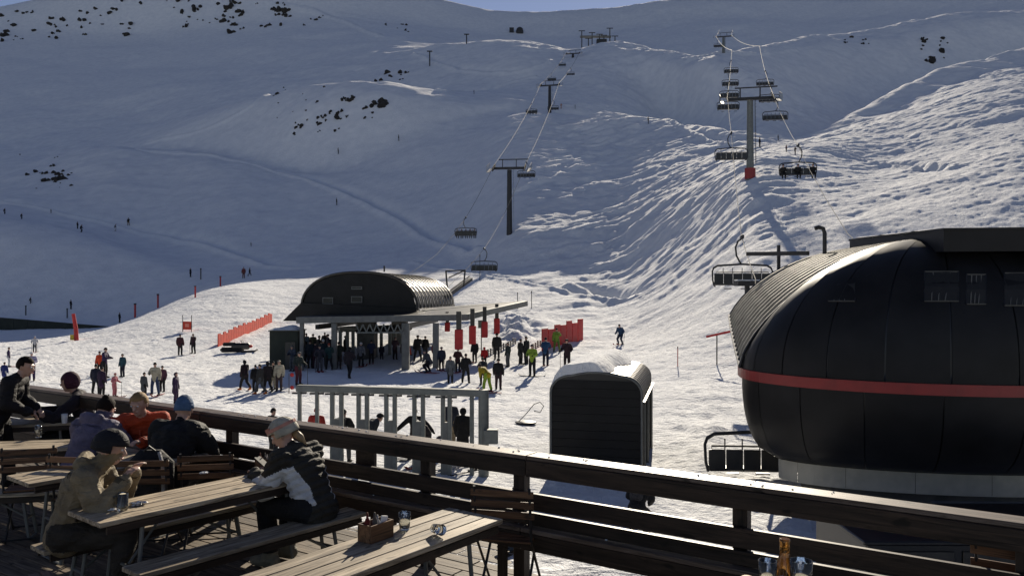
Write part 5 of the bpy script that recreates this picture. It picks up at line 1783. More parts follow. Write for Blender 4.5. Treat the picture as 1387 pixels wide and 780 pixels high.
K_, N1, PU, OR, GR, WH, BL, LI, YE, PK, BG, RD, TL = (.012, .012, .014), (.012, .014, .03), (.035, .02, .07), (.55, .06, .02), (.07, .075, .08), (.5, .5, .52), (.02, .07, .2), (.20, .30, .03), (.34, .25, .02), (.5, .16, .18), (.42, .38, .28), (.45, .02, .02), (.02, .06, .08)
PEOPLE = [
 # left piste
 (12, 497, 27, 60, 'stand', PU, WH, 'person in a purple jacket and white trousers standing at the far left of the piste', 'beanie', K_, 's'),
 (6, 518, 28, 0, 'coat', (.02, .03, .14), WH, 'person in a dark blue jacket low at the left edge of the piste', 'beanie', K_, ''),
 (47, 477, 22, 150, 'poles', WH, GR, 'small child in white with ski poles alone near the shaded hollow', 'helmet', WH, 'sp'),
 (43, 516, 40, 160, 'fwd', (.3, .28, .4), PU, 'person in a pale lilac jacket behind the standing man on the terrace', 'beanie', WH, ''),
 (142, 512, 42, 90, 'fwd', PU, K_, 'tall person in dark purple in the group of four left of the pink child', 'beanie', K_, ''),
 (135, 508, 32, 180, 'stand', OR, K_, 'person in an orange red jacket in the group of four on the left piste', 'beanie', K_, ''),
 (130, 534, 42, 0, 'wide', N1, K_, 'person in navy at the front left of the group of four', 'beanie', K_, ''),
 (138, 537, 40, 20, 'coat', (.03, .015, .04), K_, 'person in a long plum coat at the front of the group of four', 'beanie', K_, ''),
 (155, 538, 33, 100, 'poles', PK, PK, 'small child in a pink ski suit with poles and skis', 'beanie', (.4, .1, .1), 'sp'),
 (166, 511, 32, 200, 'stand', TL, N1, 'slim person in teal and navy right of the pink child', 'helmet', K_, ''),
 (195, 541, 37, 30, 'coat', GR, K_, 'person in a grey padded coat left of the one in the cream jacket', 'beanie', K_, ''),
 (210, 536, 46, 180, 'wide', BG, (.04, .06, .12), 'person in a cream jacket and blue jeans on the left piste', 'beanie', K_, 's'),
 (220, 531, 36, 190, 'stand', (.08, .03, .05), K_, 'person in a dark wine jacket right behind the one in the cream jacket', 'beanie', K_, ''),
 (238, 547, 43, 90, 'coat', (.03, .015, .05), (.04, .02, .05), 'person in a long dark purple coat standing alone above the blue beanie', 'hood', (.03, .015, .05), ''),
 (244, 481, 29, 0, 'stand', (.05, .015, .02), K_, 'left of two dark figures standing below the red banner', 'beanie', K_, ''),
 (262, 479, 28, 200, 'up', (.03, .012, .02), K_, 'right of two dark figures standing below the red banner', 'beanie', K_, 'p'),
 # the group walking, left of the front gate
 (332, 529, 42, 300, 'stride', (.02, .012, .016), K_, 'leftmost walker in black with bright orange boots left of the front gate', 'hood', K_, ''),
 (346, 531, 37, 330, 'stand', K_, K_, 'second walker from the left of the front gate, all in black', 'beanie', K_, ''),
 (353, 534, 42, 290, 'stride', (.03, .03, .03), GR, 'middle walker with orange boots and grey trousers left of the front gate', 'beanie', K_, ''),
 (363, 532, 43, 320, 'stride', (.02, .015, .018), K_, 'fourth walker left of the front gate in a dark brown jacket', 'hood', K_, ''),
 (370, 528, 39, 200, 'stand', (.025, .02, .02), BG, 'fifth walker behind the cream trousered legs, left of the front gate', 'beanie', K_, ''),
 (378, 530, 42, 180, 'stand', BG, (.06, .04, .04), 'rightmost walker in a pale beige jacket left of the front gate', 'hood', BG, ''),
 (404, 522, 46, 120, 'poles', (.02, .03, .028), (.08, .02, .03), 'skier in a dark jacket and wine trousers at the left end of the gate beam', 'helmet', GR, 'p'),
 # crowd under the canopy
 (377, 486, 26, 180, 'stand', BG, K_, 'person in beige against the dark green booth', 'beanie', BG, ''),
 (397, 490, 31, 150, 'stand', (.3, .3, .3), K_, 'person with a white hat and grey jacket right of the dark booth', 'beanie', WH, ''),
 (406, 496, 36, 100, 'fwd', (.05, .06, .05), K_, 'person in grey green at the left pillar of the canopy', 'helmet', K_, 'k'),
 (412, 492, 36, 30, 'stand', K_, K_, 'person in black just right of the left canopy pillar', 'beanie', K_, ''),
 (420, 499, 41, 10, 'stand', (.012, .02, .03), K_, 'person with a pale bag on the chest, front of the canopy crowd', 'helmet', K_, ''),
 (427, 499, 37, 0, 'stand', (.03, .02, .03), (.05, .02, .03), 'person in wine trousers at the front of the canopy crowd', 'beanie', K_, ''),
 (432, 488, 34, 60, 'coat', K_, K_, 'person in a long black coat deep in the canopy crowd', 'beanie', K_, ''),
 (438, 498, 39, 340, 'fwd', (.015, .03, .04), K_, 'person with a white hat and dark teal jacket in the canopy crowd', 'beanie', WH, ''),
 (444, 485, 33, 250, 'stand', N1, K_, 'person in navy behind the white hatted one under the canopy', 'helmet', K_, ''),
 (450, 490, 36, 20, 'stand', (.02, .02, .02), K_, 'person in matt black by the second canopy pillar', 'beanie', K_, 'k'),
 (459, 500, 38, 350, 'stride', (.02, .025, .02), (.03, .02, .02), 'person stepping out under the canopy, left of the one with the white bag', 'beanie', K_, ''),
 (402, 484, 30, 200, 'wide', (.04, .04, .05), K_, 'person in slate grey between the booth and the canopy pillar', 'beanie', K_, ''),
 (424, 482, 30, 170, 'stand', (.05, .05, .03), K_, 'person in olive far back in the canopy shade', 'helmet', K_, ''),
 (415, 480, 29, 200, 'stand', (.02, .04, .06), K_, 'person in petrol blue far back by the left pillar', 'beanie', K_, ''),
 (440, 478, 28, 180, 'coat', (.03, .03, .03), K_, 'person in charcoal farthest back under the canopy', 'beanie', K_, ''),
 (468, 488, 34, 90, 'stand', K_, K_, 'person in black right beside the second gate', 'helmet', K_, ''),
 (473, 512, 52, 10, 'stride', (.02, .015, .02), K_, 'tall figure with a white bag walking towards the second gate', 'hood', K_, ''),
 (517, 487, 21, 0, 'stand', N1, N1, 'small child in navy in front of the second gate', 'beanie', K_, ''),
 (535, 487, 31, 20, 'fwd', (.07, .04, .05), K_, 'person in muted pink standing under the canopy edge by the cone', 'beanie', (.1, .05, .05), ''),
 (566, 489, 36, 340, 'wide', K_, K_, 'person in black with arms bent right of the orange cone', 'helmet', K_, ''),
 (576, 485, 30, 10, 'stand', K_, K_, 'person in black behind the one right of the orange cone', 'helmet', K_, 's'),
 (580, 505, 34, 300, 'squat', (.06, .065, .07), K_, 'person in dark grey crouching over skis in the middle of the queue', 'beanie', GR, 's'),
 (589, 491, 29, 20, 'stand', (.12, .04, .05), (.08, .03, .03), 'person in dusty red in the queue behind the croucher', 'helmet', K_, ''),
 (610, 519, 37, 170, 'coat', (.10, .11, .12), K_, 'person in a grey jacket with a rucksack just above the gate beam', 'beanie', GR, 'k'),
 (631, 519, 41, 10, 'wide', K_, K_, 'person in black above the gate beam, right of the grey rucksack', 'beanie', K_, ''),
 (643, 491, 31, 200, 'stand', K_, K_, 'person in black below the hanging red boards', 'helmet', K_, 's'),
 (656, 497, 27, 350, 'stand', RD, K_, 'person with a red hood in the queue by the red boards', 'hood', RD, ''),
 (654, 522, 38, 340, 'fwd', (.02, .025, .03), K_, 'person in dark navy right behind the yellow jacket', 'helmet', K_, ''),
 (660, 531, 36, 310, 'bend', YE, LI, 'person bending forward in a yellow jacket and lime trousers', 'helmet', K_, 's'),
 (673, 487, 41, 0, 'stand', (.02, .02, .02), K_, 'dark figure farther back, above the one beside the yellow jacket', 'helmet', K_, ''),
 (675, 528, 43, 10, 'stand', K_, (.03, .015, .02), 'tall dark skier right beside the yellow jacket', 'helmet', K_, ''),
 (705, 494, 35, 60, 'coat', (.03, .03, .03), K_, 'left one of the pair in long dark coats right of the queue', 'beanie', K_, ''),
 (713, 494, 39, 300, 'coat', K_, K_, 'right one of the pair in long dark coats right of the queue', 'beanie', K_, ''),
 (721, 510, 44, 200, 'fwd', (.22, .32, .04), K_, 'snowboarder in a lime and blue jacket right of the queue', 'helmet', N1, 'b'),
 (739, 496, 41, 20, 'fwd', (.015, .05, .12), N1, 'person in a blue jacket at the left end of the tall red fence', 'beanie', K_, 's'),
 (754, 477, 33, 190, 'up', (.14, .22, .03), (.1, .16, .03), 'person in lime green standing in the tall red fence gap', 'beanie', K_, ''),
 (768, 500, 43, 200, 'poles', (.03, .015, .02), (.02, .012, .015), 'dark skier with poles in front of the tall red fence', 'helmet', K_, 'sp'),
 (840, 467, 28, 215, 'ski', (.02, .05, .11), (.02, .03, .06), 'skier in blue turning on the bright open snow right of the red fence', 'beanie', K_, 'sp'),
 (162, 437, 14, 90, 'stand', K_, K_, 'tiny figure on the crest edge at the end of the barrier wall', 'beanie', K_, ''),
 # more of the queue in front of the canopy
 (388, 500, 34, 30, 'stand', (.10, .04, .03), K_, 'person in a rust jacket in front of the dark green booth', 'beanie', WH, 's'),
 (396, 503, 36, 200, 'fwd', (.04, .05, .07), GR, 'person in slate blue with a grey helmet in front of the left canopy pillar', 'helmet', GR, ''),
 (433, 504, 37, 160, 'poles', (.03, .03, .04), (.06, .06, .07), 'skier with poles facing the camera in front of the canopy crowd', 'helmet', K_, 'sp'),
 (446, 501, 37, 330, 'stride', (.02, .05, .05), K_, 'person in dark green striding in front of the canopy crowd', 'beanie', (.2, .03, .02), ''),
 (489, 497, 34, 10, 'stand', (.12, .12, .13), K_, 'person in mid grey right of the tall figure with the white bag', 'helmet', WH, 's'),
 (503, 492, 32, 350, 'fwd', (.02, .03, .07), K_, 'person in navy between the second gate and the small child', 'beanie', K_, 's'),
 (548, 494, 34, 20, 'coat', (.05, .03, .03), K_, 'person in a brown coat just left of the orange cone', 'beanie', K_, ''),
 (598, 502, 33, 340, 'stand', (.03, .04, .06), K_, 'person in blue grey between the croucher and the grey rucksack', 'helmet', GR, 'sp'),
 (620, 505, 34, 20, 'poles', (.05, .02, .02), K_, 'skier in maroon behind the grey rucksack, poles planted', 'helmet', K_, 'sp'),
 (688, 497, 34, 300, 'stand', (.02, .03, .03), GR, 'person with grey trousers alone between the queue and the long coats', 'beanie', K_, ''),
 # far slope
 (6, 290, 8, 90, 'ski', K_, K_, 'tiny skier on the left slope track, leftmost in the photo', 'beanie', K_, ''),
 (29, 297, 8, 90, 'ski', K_, K_, 'tiny skier second from the left on the slope track', 'beanie', K_, ''),
 (69, 290, 6, 90, 'stand', K_, K_, 'tiny dot of a skier above the left track', 'beanie', K_, ''),
 (105, 310, 10, 90, 'stand', K_, K_, 'left one of two tiny skiers close together on the track', 'beanie', K_, ''),
 (110, 315, 11, 90, 'ski', K_, K_, 'right one of two tiny skiers close together on the track', 'beanie', K_, ''),
 (156, 313, 10, 60, 'ski', K_, WH, 'tiny skier with pale trousers just left of the tan one', 'beanie', K_, ''),
 (174, 307, 19, 180, 'up', K_, (.2, .13, .05), 'larger figure with tan trousers standing on the slope track', 'helmet', K_, ''),
 (340, 335, 6, 90, 'stand', K_, K_, 'tiny skier alone at the right end of the track', 'beanie', K_, ''),
 (258, 376, 13, 90, 'coat', K_, K_, 'dark figure by the dark pole on the crest edge', 'beanie', WH, ''),
 (330, 377, 16, 180, 'stand', (.12, .03, .03), (.12, .05, .04), 'figure in dull red on the far end of the lit plateau', 'beanie', K_, ''),
 (338, 374, 12, 90, 'stride', K_, K_, 'small dark figure right of the dull red one on the plateau edge', 'beanie', K_, ''),
 (41, 411, 9, 80, 'ski', K_, K_, 'tiny leaning skier on the knoll above the barrier wall', 'beanie', K_, ''),
 (96, 419, 13, 90, 'stand', K_, K_, 'small dark figure on the knoll above the right dark pole', 'beanie', K_, ''),
 (458, 211, 9, 90, 'stand', K_, K_, 'tiny skier high on the shaded slope left of the middle tower', 'beanie', K_, ''),
 (456, 279, 10, 90, 'stand', K_, K_, 'tiny skier lower on the shaded slope left of the middle tower', 'beanie', K_, ''),
 (540, 192, 12, 90, 'stand', K_, K_, 'small skier on the shaded slope below the black rock clump', 'beanie', K_, ''),
 (878, 168, 14, 90, 'stand', K_, K_, 'dark figure standing on the lit saddle left of the red footed tower', 'beanie', K_, ''),
 (760, 148, 10, 90, 'wide', (.4, .14, .02), (.3, .1, .02), 'small orange figure on the lit path right of the crest tower', 'beanie', (.4, .1, .02), ''),
 (779, 148, 6, 90, 'stand', K_, K_, 'tiny dark figure right of the orange one on the lit path', 'beanie', K_, ''),
 (1029, 201, 14, 90, 'stand', K_, K_, 'dark skier on the saddle just right of the red footed tower', 'beanie', K_, ''),
 (1054, 191, 8, 90, 'stand', K_, K_, 'tiny figure on the saddle rim above the hanging chair', 'beanie', K_, ''),
 (1065, 206, 10, 90, 'stand', (.1, .02, .02), K_, 'left of two skiers just above the chair at the saddle', 'beanie', K_, ''),
 (1077, 210, 12, 90, 'wide', (.03, .01, .01), K_, 'right of two skiers just above the chair at the saddle', 'beanie', K_, ''),
 (642, 128, 6, 90, 'stand', K_, K_, 'tiny figure on the lit crest left of the crest tower', 'beanie', K_, ''),
]
for t in PEOPLE:
    bt = (.5, .12, .01) if 'orange boots' in t[7] else (.02, .02, .02)
    far_person(t[0], t[1], t[2], t[3], t[4], t[5], t[6], t[7], t[8], t[9], bt, t[10], y0=14, hmin=.9, hmax=2.0)

# riders on two chairs of the middle line
def riders(chair, n, label):
    for i in range(n):
        J = sit(.05, 'table', .46, 0, -.1)
        p = chair.location + Matrix.Rotation(chair.rotation_euler[2], 3, 'Z') @ Vector((-1.25 + 2.5 * i / (n - 1), -.02, -2.93))
        r_ = person(label[i], p, chair.rotation_euler[2], J, key='rider', jacket=(.02, .02, .02), trousers=K_, gloves=K_, cap='helmet', capcol=K_, voxel=.045, group='riders on the chairlifts')
riders(chair_list[11], 5, ['leftmost rider on the full chair above the vaulted station', 'second rider from the left on the full chair above the vaulted station', 'middle rider on the full chair above the vaulted station', 'fourth rider from the left on the full chair above the vaulted station', 'rightmost rider on the full chair above the vaulted station'])
riders(chair_list[2], 3, ['left rider on the chair right of the red footed tower', 'middle rider on the chair right of the red footed tower', 'right rider on the chair right of the red footed tower'])
riders(chair_list[14], 4, ['leftmost rider on the chair left of the crest tower', 'second rider on the chair left of the crest tower', 'third rider on the chair left of the crest tower', 'rightmost rider on the chair left of the crest tower'])
# ------------------------------------------------------------------ terrace: deck, railing, furniture, guests
DZ = -2.35                                  # deck floor height
R0 = Vector((-4.93, 9.69, 0)); TV = Vector((.8316, -.5554, 0)).normalized(); NV = Vector((-TV.y, TV.x, 0))
def D(t, n, z=0.0): return R0 + TV * t + NV * n + Vector((0, 0, DZ + z))
deck = thing('terrace_deck', 'weathered plank floor of the terrace', None, tuple(D(3, -4)))
del deck['label']
deck['kind'] = 'structure'; deck['label'] = 'weathered plank floor of the terrace'
ang_t = math.atan2(TV.y, TV.x)
def local_plank(name, a, b, w_, h_, mat, parent, world=True, bev=0.004, up=(0, 0, 1)):
    """a plank whose local x runs along it, so the grain follows"""
    a, b = Vector(a), Vector(b); d = (b - a); L = d.length; x = d.normalized(); u = Vector(up)
    y = u.cross(x).normalized(); z = x.cross(y)
    key = (round(L, 2), round(w_, 3), round(h_, 3), mat)
    if key not in PLANKS:
        me = MB().box((0, 0, 0), (L, w_, h_), bev=bev).mesh('plank')
        me.materials.append(MT[mat]); PLANKS[key] = me
    o = bpy.data.objects.new(name, PLANKS[key]); COL.objects.link(o)
    M4 = Matrix((x, y, z)).transposed().to_4x4(); M4.translation = (a + b) / 2
    if parent is not None:
        o.parent = parent
        KIDS.setdefault(parent.name, []).append(o)
        p = parent; chain = Matrix.Identity(4)
        inv = Matrix.Identity(4)
        if world: M4 = ORG[parent.name].inverted() @ M4
    o.matrix_local = M4
    return o
PLANKS = {}
BW = .145
n_b = 0
rb = random.Random(3)
n = 1.18
while n > -8.0:
    t0 = -6.5
    ts = [t0, -2.2 + rb.uniform(-.5, .5), 1.4 + rb.uniform(-.5, .5), 5.0 + rb.uniform(-.5, .5), 8.4 + rb.uniform(-.5, .5), 13.5]
    if n < -5.6: ts = ts[:5]
    for a, b_ in zip(ts[:-1], ts[1:]):
        dz = rb.uniform(-.003, .003)
        local_plank('deck_board', D(a + .004, n, -.02 + dz), D(b_ - .004, n, -.02 + dz), BW - .009, .035, 'deckwood', deck)
    n -= BW
mb = MB()
for t in np.arange(-6, 13.5, 1.2): mb.beam(D(t, 1.1, -.13), D(t, -7.9, -.13), .1, .18)
mb.build('joist', 'rail', deck, world=True)
MB().beam(D(-6.5, 1.28, -.12), D(13.5, 1.28, -.12), .04, .26).build('fascia', 'rail', deck, world=True)
for t in (-5, -1.5, 2, 5.5, 9, 12.5):
    MB().beam(D(t, 1.0, -3.6), D(t, 1.0, -.2), .2, .2, up=(1, 0, 0)).build('support_post', 'rail', deck, world=True)
# a little drifted snow on the boards outside the rail
mb = MB()
rows = []
for i in range(60):
    t = -3 + i * .25
    row = []
    for j in range(7):
        nn = .35 + .12 * j
        row.append(D(t, nn, -.004 + .035 * max(0, math.sin(i * .55) * math.sin(i * .21 + 1) + .1) * math.sin(math.pi * j / 6)))
    rows.append(row)
mb.grid(rows); o = mb.top('snow_patch', 'snow', 'thin snow left on the boards outside the terrace rail', 'snow', kind='stuff', smooth=True)

# railing
rail = thing('terrace_railing', 'long dark stained timber railing across the terrace with lit top edges', 'railing', tuple(D(0, 0)))
T_A, T_B = -6.0, 13.4
segs = [T_A, -2.0, 2.05, 6.1, 10.2, T_B]
for a, b_ in zip(segs[:-1], segs[1:]):
    a += .003; b_ -= .003
    local_plank('rail_cap', D(a, .02, 1.045), D(b_, .02, 1.045), .17, .032, 'railtop', rail)
    local_plank('upper_board', D(a, -.055, .965), D(b_, -.055, .965), .04, .125, 'rail', rail)
    local_plank('middle_board', D(a, -.055, .715), D(b_, -.055, .715), .04, .13, 'rail', rail)
    local_plank('lower_board', D(a, -.055, .585), D(b_, -.055, .585), .04, .095, 'rail', rail)
    local_plank('ledge', D(a, -.02, .515), D(b_, -.02, .515), .26, .035, 'railtop', rail)
    local_plank('ledge_board', D(a, -.13, .43), D(b_, -.13, .43), .035, .13, 'rail', rail)
for t in (-4.6, -2.9, -.9, 1.0, 2.45, 3.3, 5.05, 6.0, 7.75, 9.35, 11.0, 12.6):
    local_plank('post', D(t, .03, -.1), D(t, .03, 1.03), .10, .09, 'rail', rail, up=NV)
for t in (1.9, 3.1, 4.55, 4.75, 5.9, 7.2, 8.6, 10.1):
    local_plank('short_post', D(t, -.09, 0), D(t, -.09, .36), .07, .05, 'rail', rail, up=NV)
# ledge snow crumbs
r_ = random.Random(5); mb = MB()
for i in range(110):
    t = r_.choice((3.2, 4.4, 6.3, 7.9, 10.5)) + r_.gauss(0, .35); z = r_.choice((1.064, 1.064, .535)); s = r_.uniform(.003, .009)
    mb.box(D(t, r_.uniform(-.03, .08) if z > 1 else r_.uniform(-.1, .08), z + s * .3), (s * 2, s * 1.6, s), bev=s * .3)
mb.build('snow_crumbs', 'snow', rail, world=True)['kind'] = 'stuff'
# wide electrical cover board on the rail
MB().box(P(496, 622, 7.34) + Vector((0, 0, 0)), (.23, .05, .30), Matrix.Rotation(ang_t, 3, 'Z'), bev=.01).build('wide_post', 'rail', rail, world=True)

# ---- beer garden tables and benches
def table(corner, d, L, w_, label, hgt=.75, name='beer_table', cat='table', planks=4, mat='weathered', grp=None, legs=True):
    """corner: near right corner (x, y); the table runs along d, its width lies to the left of d"""
    d = Vector((d[0], d[1], 0)).normalized(); l = Vector((-d.y, d.x, 0)); c = Vector((corner[0], corner[1], DZ))
    mid = c + d * L / 2 + l * w_ / 2
    root = thing(name, label, cat, tuple(mid), math.atan2(d.y, d.x), grp)
    pw = w_ / planks
    for i in range(planks):
        y = -w_ / 2 + pw * (i + .5)
        o = local_plank('plank', (-L / 2 + rb.uniform(-.004, .004), y, hgt - .018), (L / 2, y, hgt - .018), pw - .007, .034, mat, root, world=False)
    MB().box((0, -w_ / 2 + .015, hgt - .065), (L - .1, .022, .05)).build('side_strip', 'rail', root)
    MB().box((0, w_ / 2 - .015, hgt - .065), (L - .1, .022, .05)).build('side_strip', 'rail', root)
    for s_ in (-1, 1):
        x = s_ * (L / 2 - .32)
        mb = MB()
        mb.tube([(x, -w_ / 2 + .05, hgt - .05), (x + s_ * .06, -w_ / 2 + .03, .02), (x + s_ * .06, w_ / 2 - .03, .02), (x, w_ / 2 - .05, hgt - .05)], .016, 7)
        mb.tube([(x, 0, hgt * .45), (x - s_ * .3, 0, hgt - .06)], .011, 6); mb.tube([(x + s_ * .03, -w_ / 2 + .04, hgt * .45), (x + s_ * .03, w_ / 2 - .04, hgt * .45)], .011, 6)
        mb.build('leg_frame', 'greysteel', root)
    return root
dT = (.63, .777)
GT = 'long narrow plank tables on the terrace'; GB = 'long plank benches on the terrace'
tA = table((-2.80, 5.52), dT, 1.85, .52, 'long weathered plank table with the beer mug, where the helmeted woman sits', grp=GT)
bA = table((-2.46, 5.38), dT, 1.95, .27, 'plank bench the helmeted woman sits on, front edge sunlit', .45, 'bench', 'bench', 2, grp=GB)
bA2 = table((-3.38, 5.86), dT, 1.9, .25, 'plank bench under the beige jacketed guest, behind the beer mug table', .45, 'bench', 'bench', 2, grp=GB)
tB = table((-.06 - .6 * 2.3, 5.64 - .8 * 2.3), (.6, .8), 2.3, .5, 'nearest long plank table with the wooden caddy and plastic cups', grp=GT)
bB = table((.50 - .6 * 2.2, 5.10 - .8 * 2.2), (.6, .8), 2.2, .26, 'plank bench right of the nearest table, its end just in view', .45, 'bench', 'bench', 2, grp=GB)
bB2 = table((-.98 - .6 * 2.2, 6.2 - .8 * 2.2 - .25), (.6, .8), 2.0, .26, 'plank bench left of the nearest table, striped by shadow', .45, 'bench', 'bench', 2, grp=GB)
tD = table((-3.95, 6.64), dT, 1.7, .48, 'short plank table with a sunlit top behind the beige jacketed guest', grp=GT)
tC = table((-6.6, 7.75), (.8316 + .2, -.5554 + .75), 2.3, .5, 'plank table at the left edge with a glass jug, below the standing man', grp=GT)
tE = table((-6.9, 9.2), (.96, .28), 1.9, .5, 'farthest plank table, between the standing man and the woman in the headscarf', grp=GT)
tF = table((-4.72, 8.45), (TV.x, TV.y), 1.9, .48, 'plank table between the orange jacketed man and the blue beanie', grp=GT)
bC = table((-6.2, 7.2), (1.03, .2), 2.0, .25, 'plank bench at the left edge in front of the glass jug table', .45, 'bench', 'bench', 2, grp=GB)

# ---- folding slat chairs
def folding_chair(loc, rot, label):
    """chair faces +y; backrest at -y"""
    root = thing('folding_chair', label, 'chair', (loc[0], loc[1], DZ), rot, 'wooden folding chairs on the terrace')
    W = .42
    for s_ in (-1, 1):
        MB().tube([(s_ * W / 2, -.24, .88), (s_ * W / 2, -.17, .46), (s_ * W / 2, .22, .01)], .011, 6).build('leg', 'darksteel', root)
        MB().tube([(s_ * (W / 2 - .03), .20, .45), (s_ * (W / 2 - .03), -.25, .01)], .011, 6).build('leg', 'darksteel', root)
    for z, y in ((.83, -.235), (.75, -.222), (.67, -.207)):
        local_plank('back_slat', (-W / 2 - .03, y, z), (W / 2 + .03, y, z), .014, .052, 'slat', root, world=False, bev=.003)
    for i in range(6):
        local_plank('seat_slat', (-W / 2, -.16 + .072 * i, .465), (W / 2, -.16 + .072 * i, .465), .058, .016, 'slat', root, world=False, bev=.003)
    MB().tube([(-W / 2, .22, .03), (W / 2, .22, .03)], .009, 5).build('foot_bar', 'darksteel', root)
    MB().tube([(-W / 2, -.25, .03), (W / 2, -.25, .03)], .009, 5).build('foot_bar', 'darksteel', root)
    return root
def atz(px, py, h):       # place on the terrace whose point at height h shows at this pixel
    z = DZ + h; y = z * FOC / (390.0 - py)
    return ((px - 693.5) * y / FOC, y)
c = atz(285, 618, .80); folding_chair(c, math.radians(10), 'folding slat chair right of the blue beanie, backrest to the camera')
c = atz(690, 668, .80); folding_chair((c[0], c[1] + .1), math.radians(-14), 'folding slat chair standing alone by the railing, near the nearest table')
c = atz(22, 724, .80); folding_chair((c[0], c[1]), math.radians(-50), 'folding slat chair in the bottom left corner')
c = atz(203, 640, .70); bp_c = c; folding_chair((c[0], c[1]), math.radians(5), 'folding slat chair carrying a black rucksack')
c = atz(1360, 745, .80); folding_chair((c[0] + .1, c[1]), math.radians(-35), 'reddish folding chair at the bottom right corner')
c = atz(45, 610, .8); folding_chair((c[0], c[1]), math.radians(20), 'folding chair in the dark at the left edge behind the short table')
c = atz(120, 620, .8); folding_chair((c[0], c[1]), math.radians(-8), 'folding chair in the dark under the lilac hooded guest')
c = atz(105, 545, .8); folding_chair((c[0] + .1, c[1]), math.radians(100), 'folding chair of the woman in the headscarf')
# rucksack on the chair
x, y = bp_c
r_ = thing('rucksack', 'bulging black rucksack hung over a chair behind the beige jacketed guest', 'rucksack', (x, y, DZ + .47), .1)
MB().box((0, .02, .2), (.40, .26, .46), bev=.11).build('bag', cloth(.012, .012, .013), r_, smooth=True)
MB().box((0, -.13, .14), (.28, .08, .24), bev=.03).build('pocket', cloth(.02, .02, .022), r_, smooth=True)
MB().tube([(.1, -.06, .42), (.16, -.16, .34), (.17, -.17, .1), (.14, -.12, .0)], .016, 6).build('strap', cloth(.25, .25, .25), r_)
MB().tube([(-.05, 0, .42), (0, -.02, .47), (.05, 0, .42)], .01, 6).build('handle', 'rubber', r_)

# ---- table things
def on_table(px, py, h=.75):
    x, y = atz(px, py, h); return (x, y, DZ + h)
def clear(name, col, rough=.05, trans=.95, ior=1.33):
    m = M(name, col, rough, 0, .5); m.b.inputs['Transmission Weight'].default_value = trans; m.b.inputs['IOR'].default_value = ior
    return m.m
CG = clear('clear_glass', lin(.92, .95, .93), .03, .95, 1.45)
BEER = clear('amber_beer', lin(.70, .32, .03), .15, .3)
BOTT = clear('brown_bottle_glass', lin(.45, .2, .04), .06, .8, 1.45)
CREAM = simple('foam', lin(.75, .68, .5), .8)
def tumbler(px, py, r, h, label, tip=None, mat=CG, fill=None, loc=None):
    l = on_table(px, py) if loc is None else loc
    root = thing('glass', label, 'glass', l)
    prof = [(r * .80, 0), (r * .82, .004), (r * .92, h * .5), (r, h), (r * .93, h), (r * .84, h * .5), (r * .74, .008), (.001, .008)]
    MB().lathe((0, 0, 0), prof, 20).build('cup', mat, root, smooth=True)
    if fill: MB().lathe((0, 0, .009), [(r * .72, 0), (r * .82, h * .5), (r * .86, h * fill)], 16).build('drink', BEER, root, smooth=True)
    if tip: root.rotation_euler = tip; root.location = (l[0], l[1], l[2] + r * .95)
    return root
l = on_table(166, 690)
mug = thing('beer_mug', 'glass beer mug with amber beer in front of the beige jacketed guest', 'beer mug', l)
MB().lathe((0, 0, 0), [(.036, 0), (.04, .01), (.038, .02), (.039, .12), (.036, .12), (.034, .02), (.001, .015)], 20).build('glass', CG, mug, smooth=True)
MB().lathe((0, 0, .016), [(.032, 0), (.034, .005), (.034, .085)], 18).build('beer', BEER, mug, smooth=True)
MB().lathe((0, 0, .101), [(.034, 0), (.035, .008), (.02, .014)], 18).build('foam', CREAM, mug, smooth=True)
MB().tube([(-.038, 0, .10), (-.062, 0, .095), (-.07, 0, .06), (-.06, 0, .03), (-.038, 0, .025)], .007, 7).build('handle', CG, mug, smooth=True)
tumbler(548, 716, .042, .11, 'clear plastic cup standing right of the wooden caddy')
tumbler(588, 722, .036, .10, 'clear plastic cup lying on its side on the nearest table', tip=(1.45, 0, .6))
tumbler(52, 592, .035, .13, 'tall clear glass on the table at the left edge')
tumbler(395, 628, .035, .10, 'clear glass at the far end of the beer mug table') if False else None
# crumpled foil on the beer table
def crumple(px, py, s, label, mat, name='foil'):
    l = on_table(px, py); bm = bmesh.new(); bmesh.ops.create_icosphere(bm, subdivisions=3, radius=s); r2 = random.Random(int(px))
    for v in bm.verts:
        v.co *= r2.uniform(.6, 1.25); v.co.z = v.co.z * .45 + s * .4; v.co.x *= 1.8
    me = bpy.data.meshes.new(name); bm.to_mesh(me); bm.free()
    o = make_obj(name, me, mat); o.location = l; o.rotation_euler = (0, 0, .5); return tag(o, label, name)
crumple(186, 684, .035, 'crumpled shiny foil beside the beer mug', simple('foil_metal', lin(.6), .25, .9, .1, 10))
crumple(150, 691, .02, 'small crumpled napkin left of the beer mug', 'whitepaint', 'napkin')
crumple(276, 571 + 70, .02, 'scrap of paper near the middle of the beer mug table', 'whitepaint', 'paper')
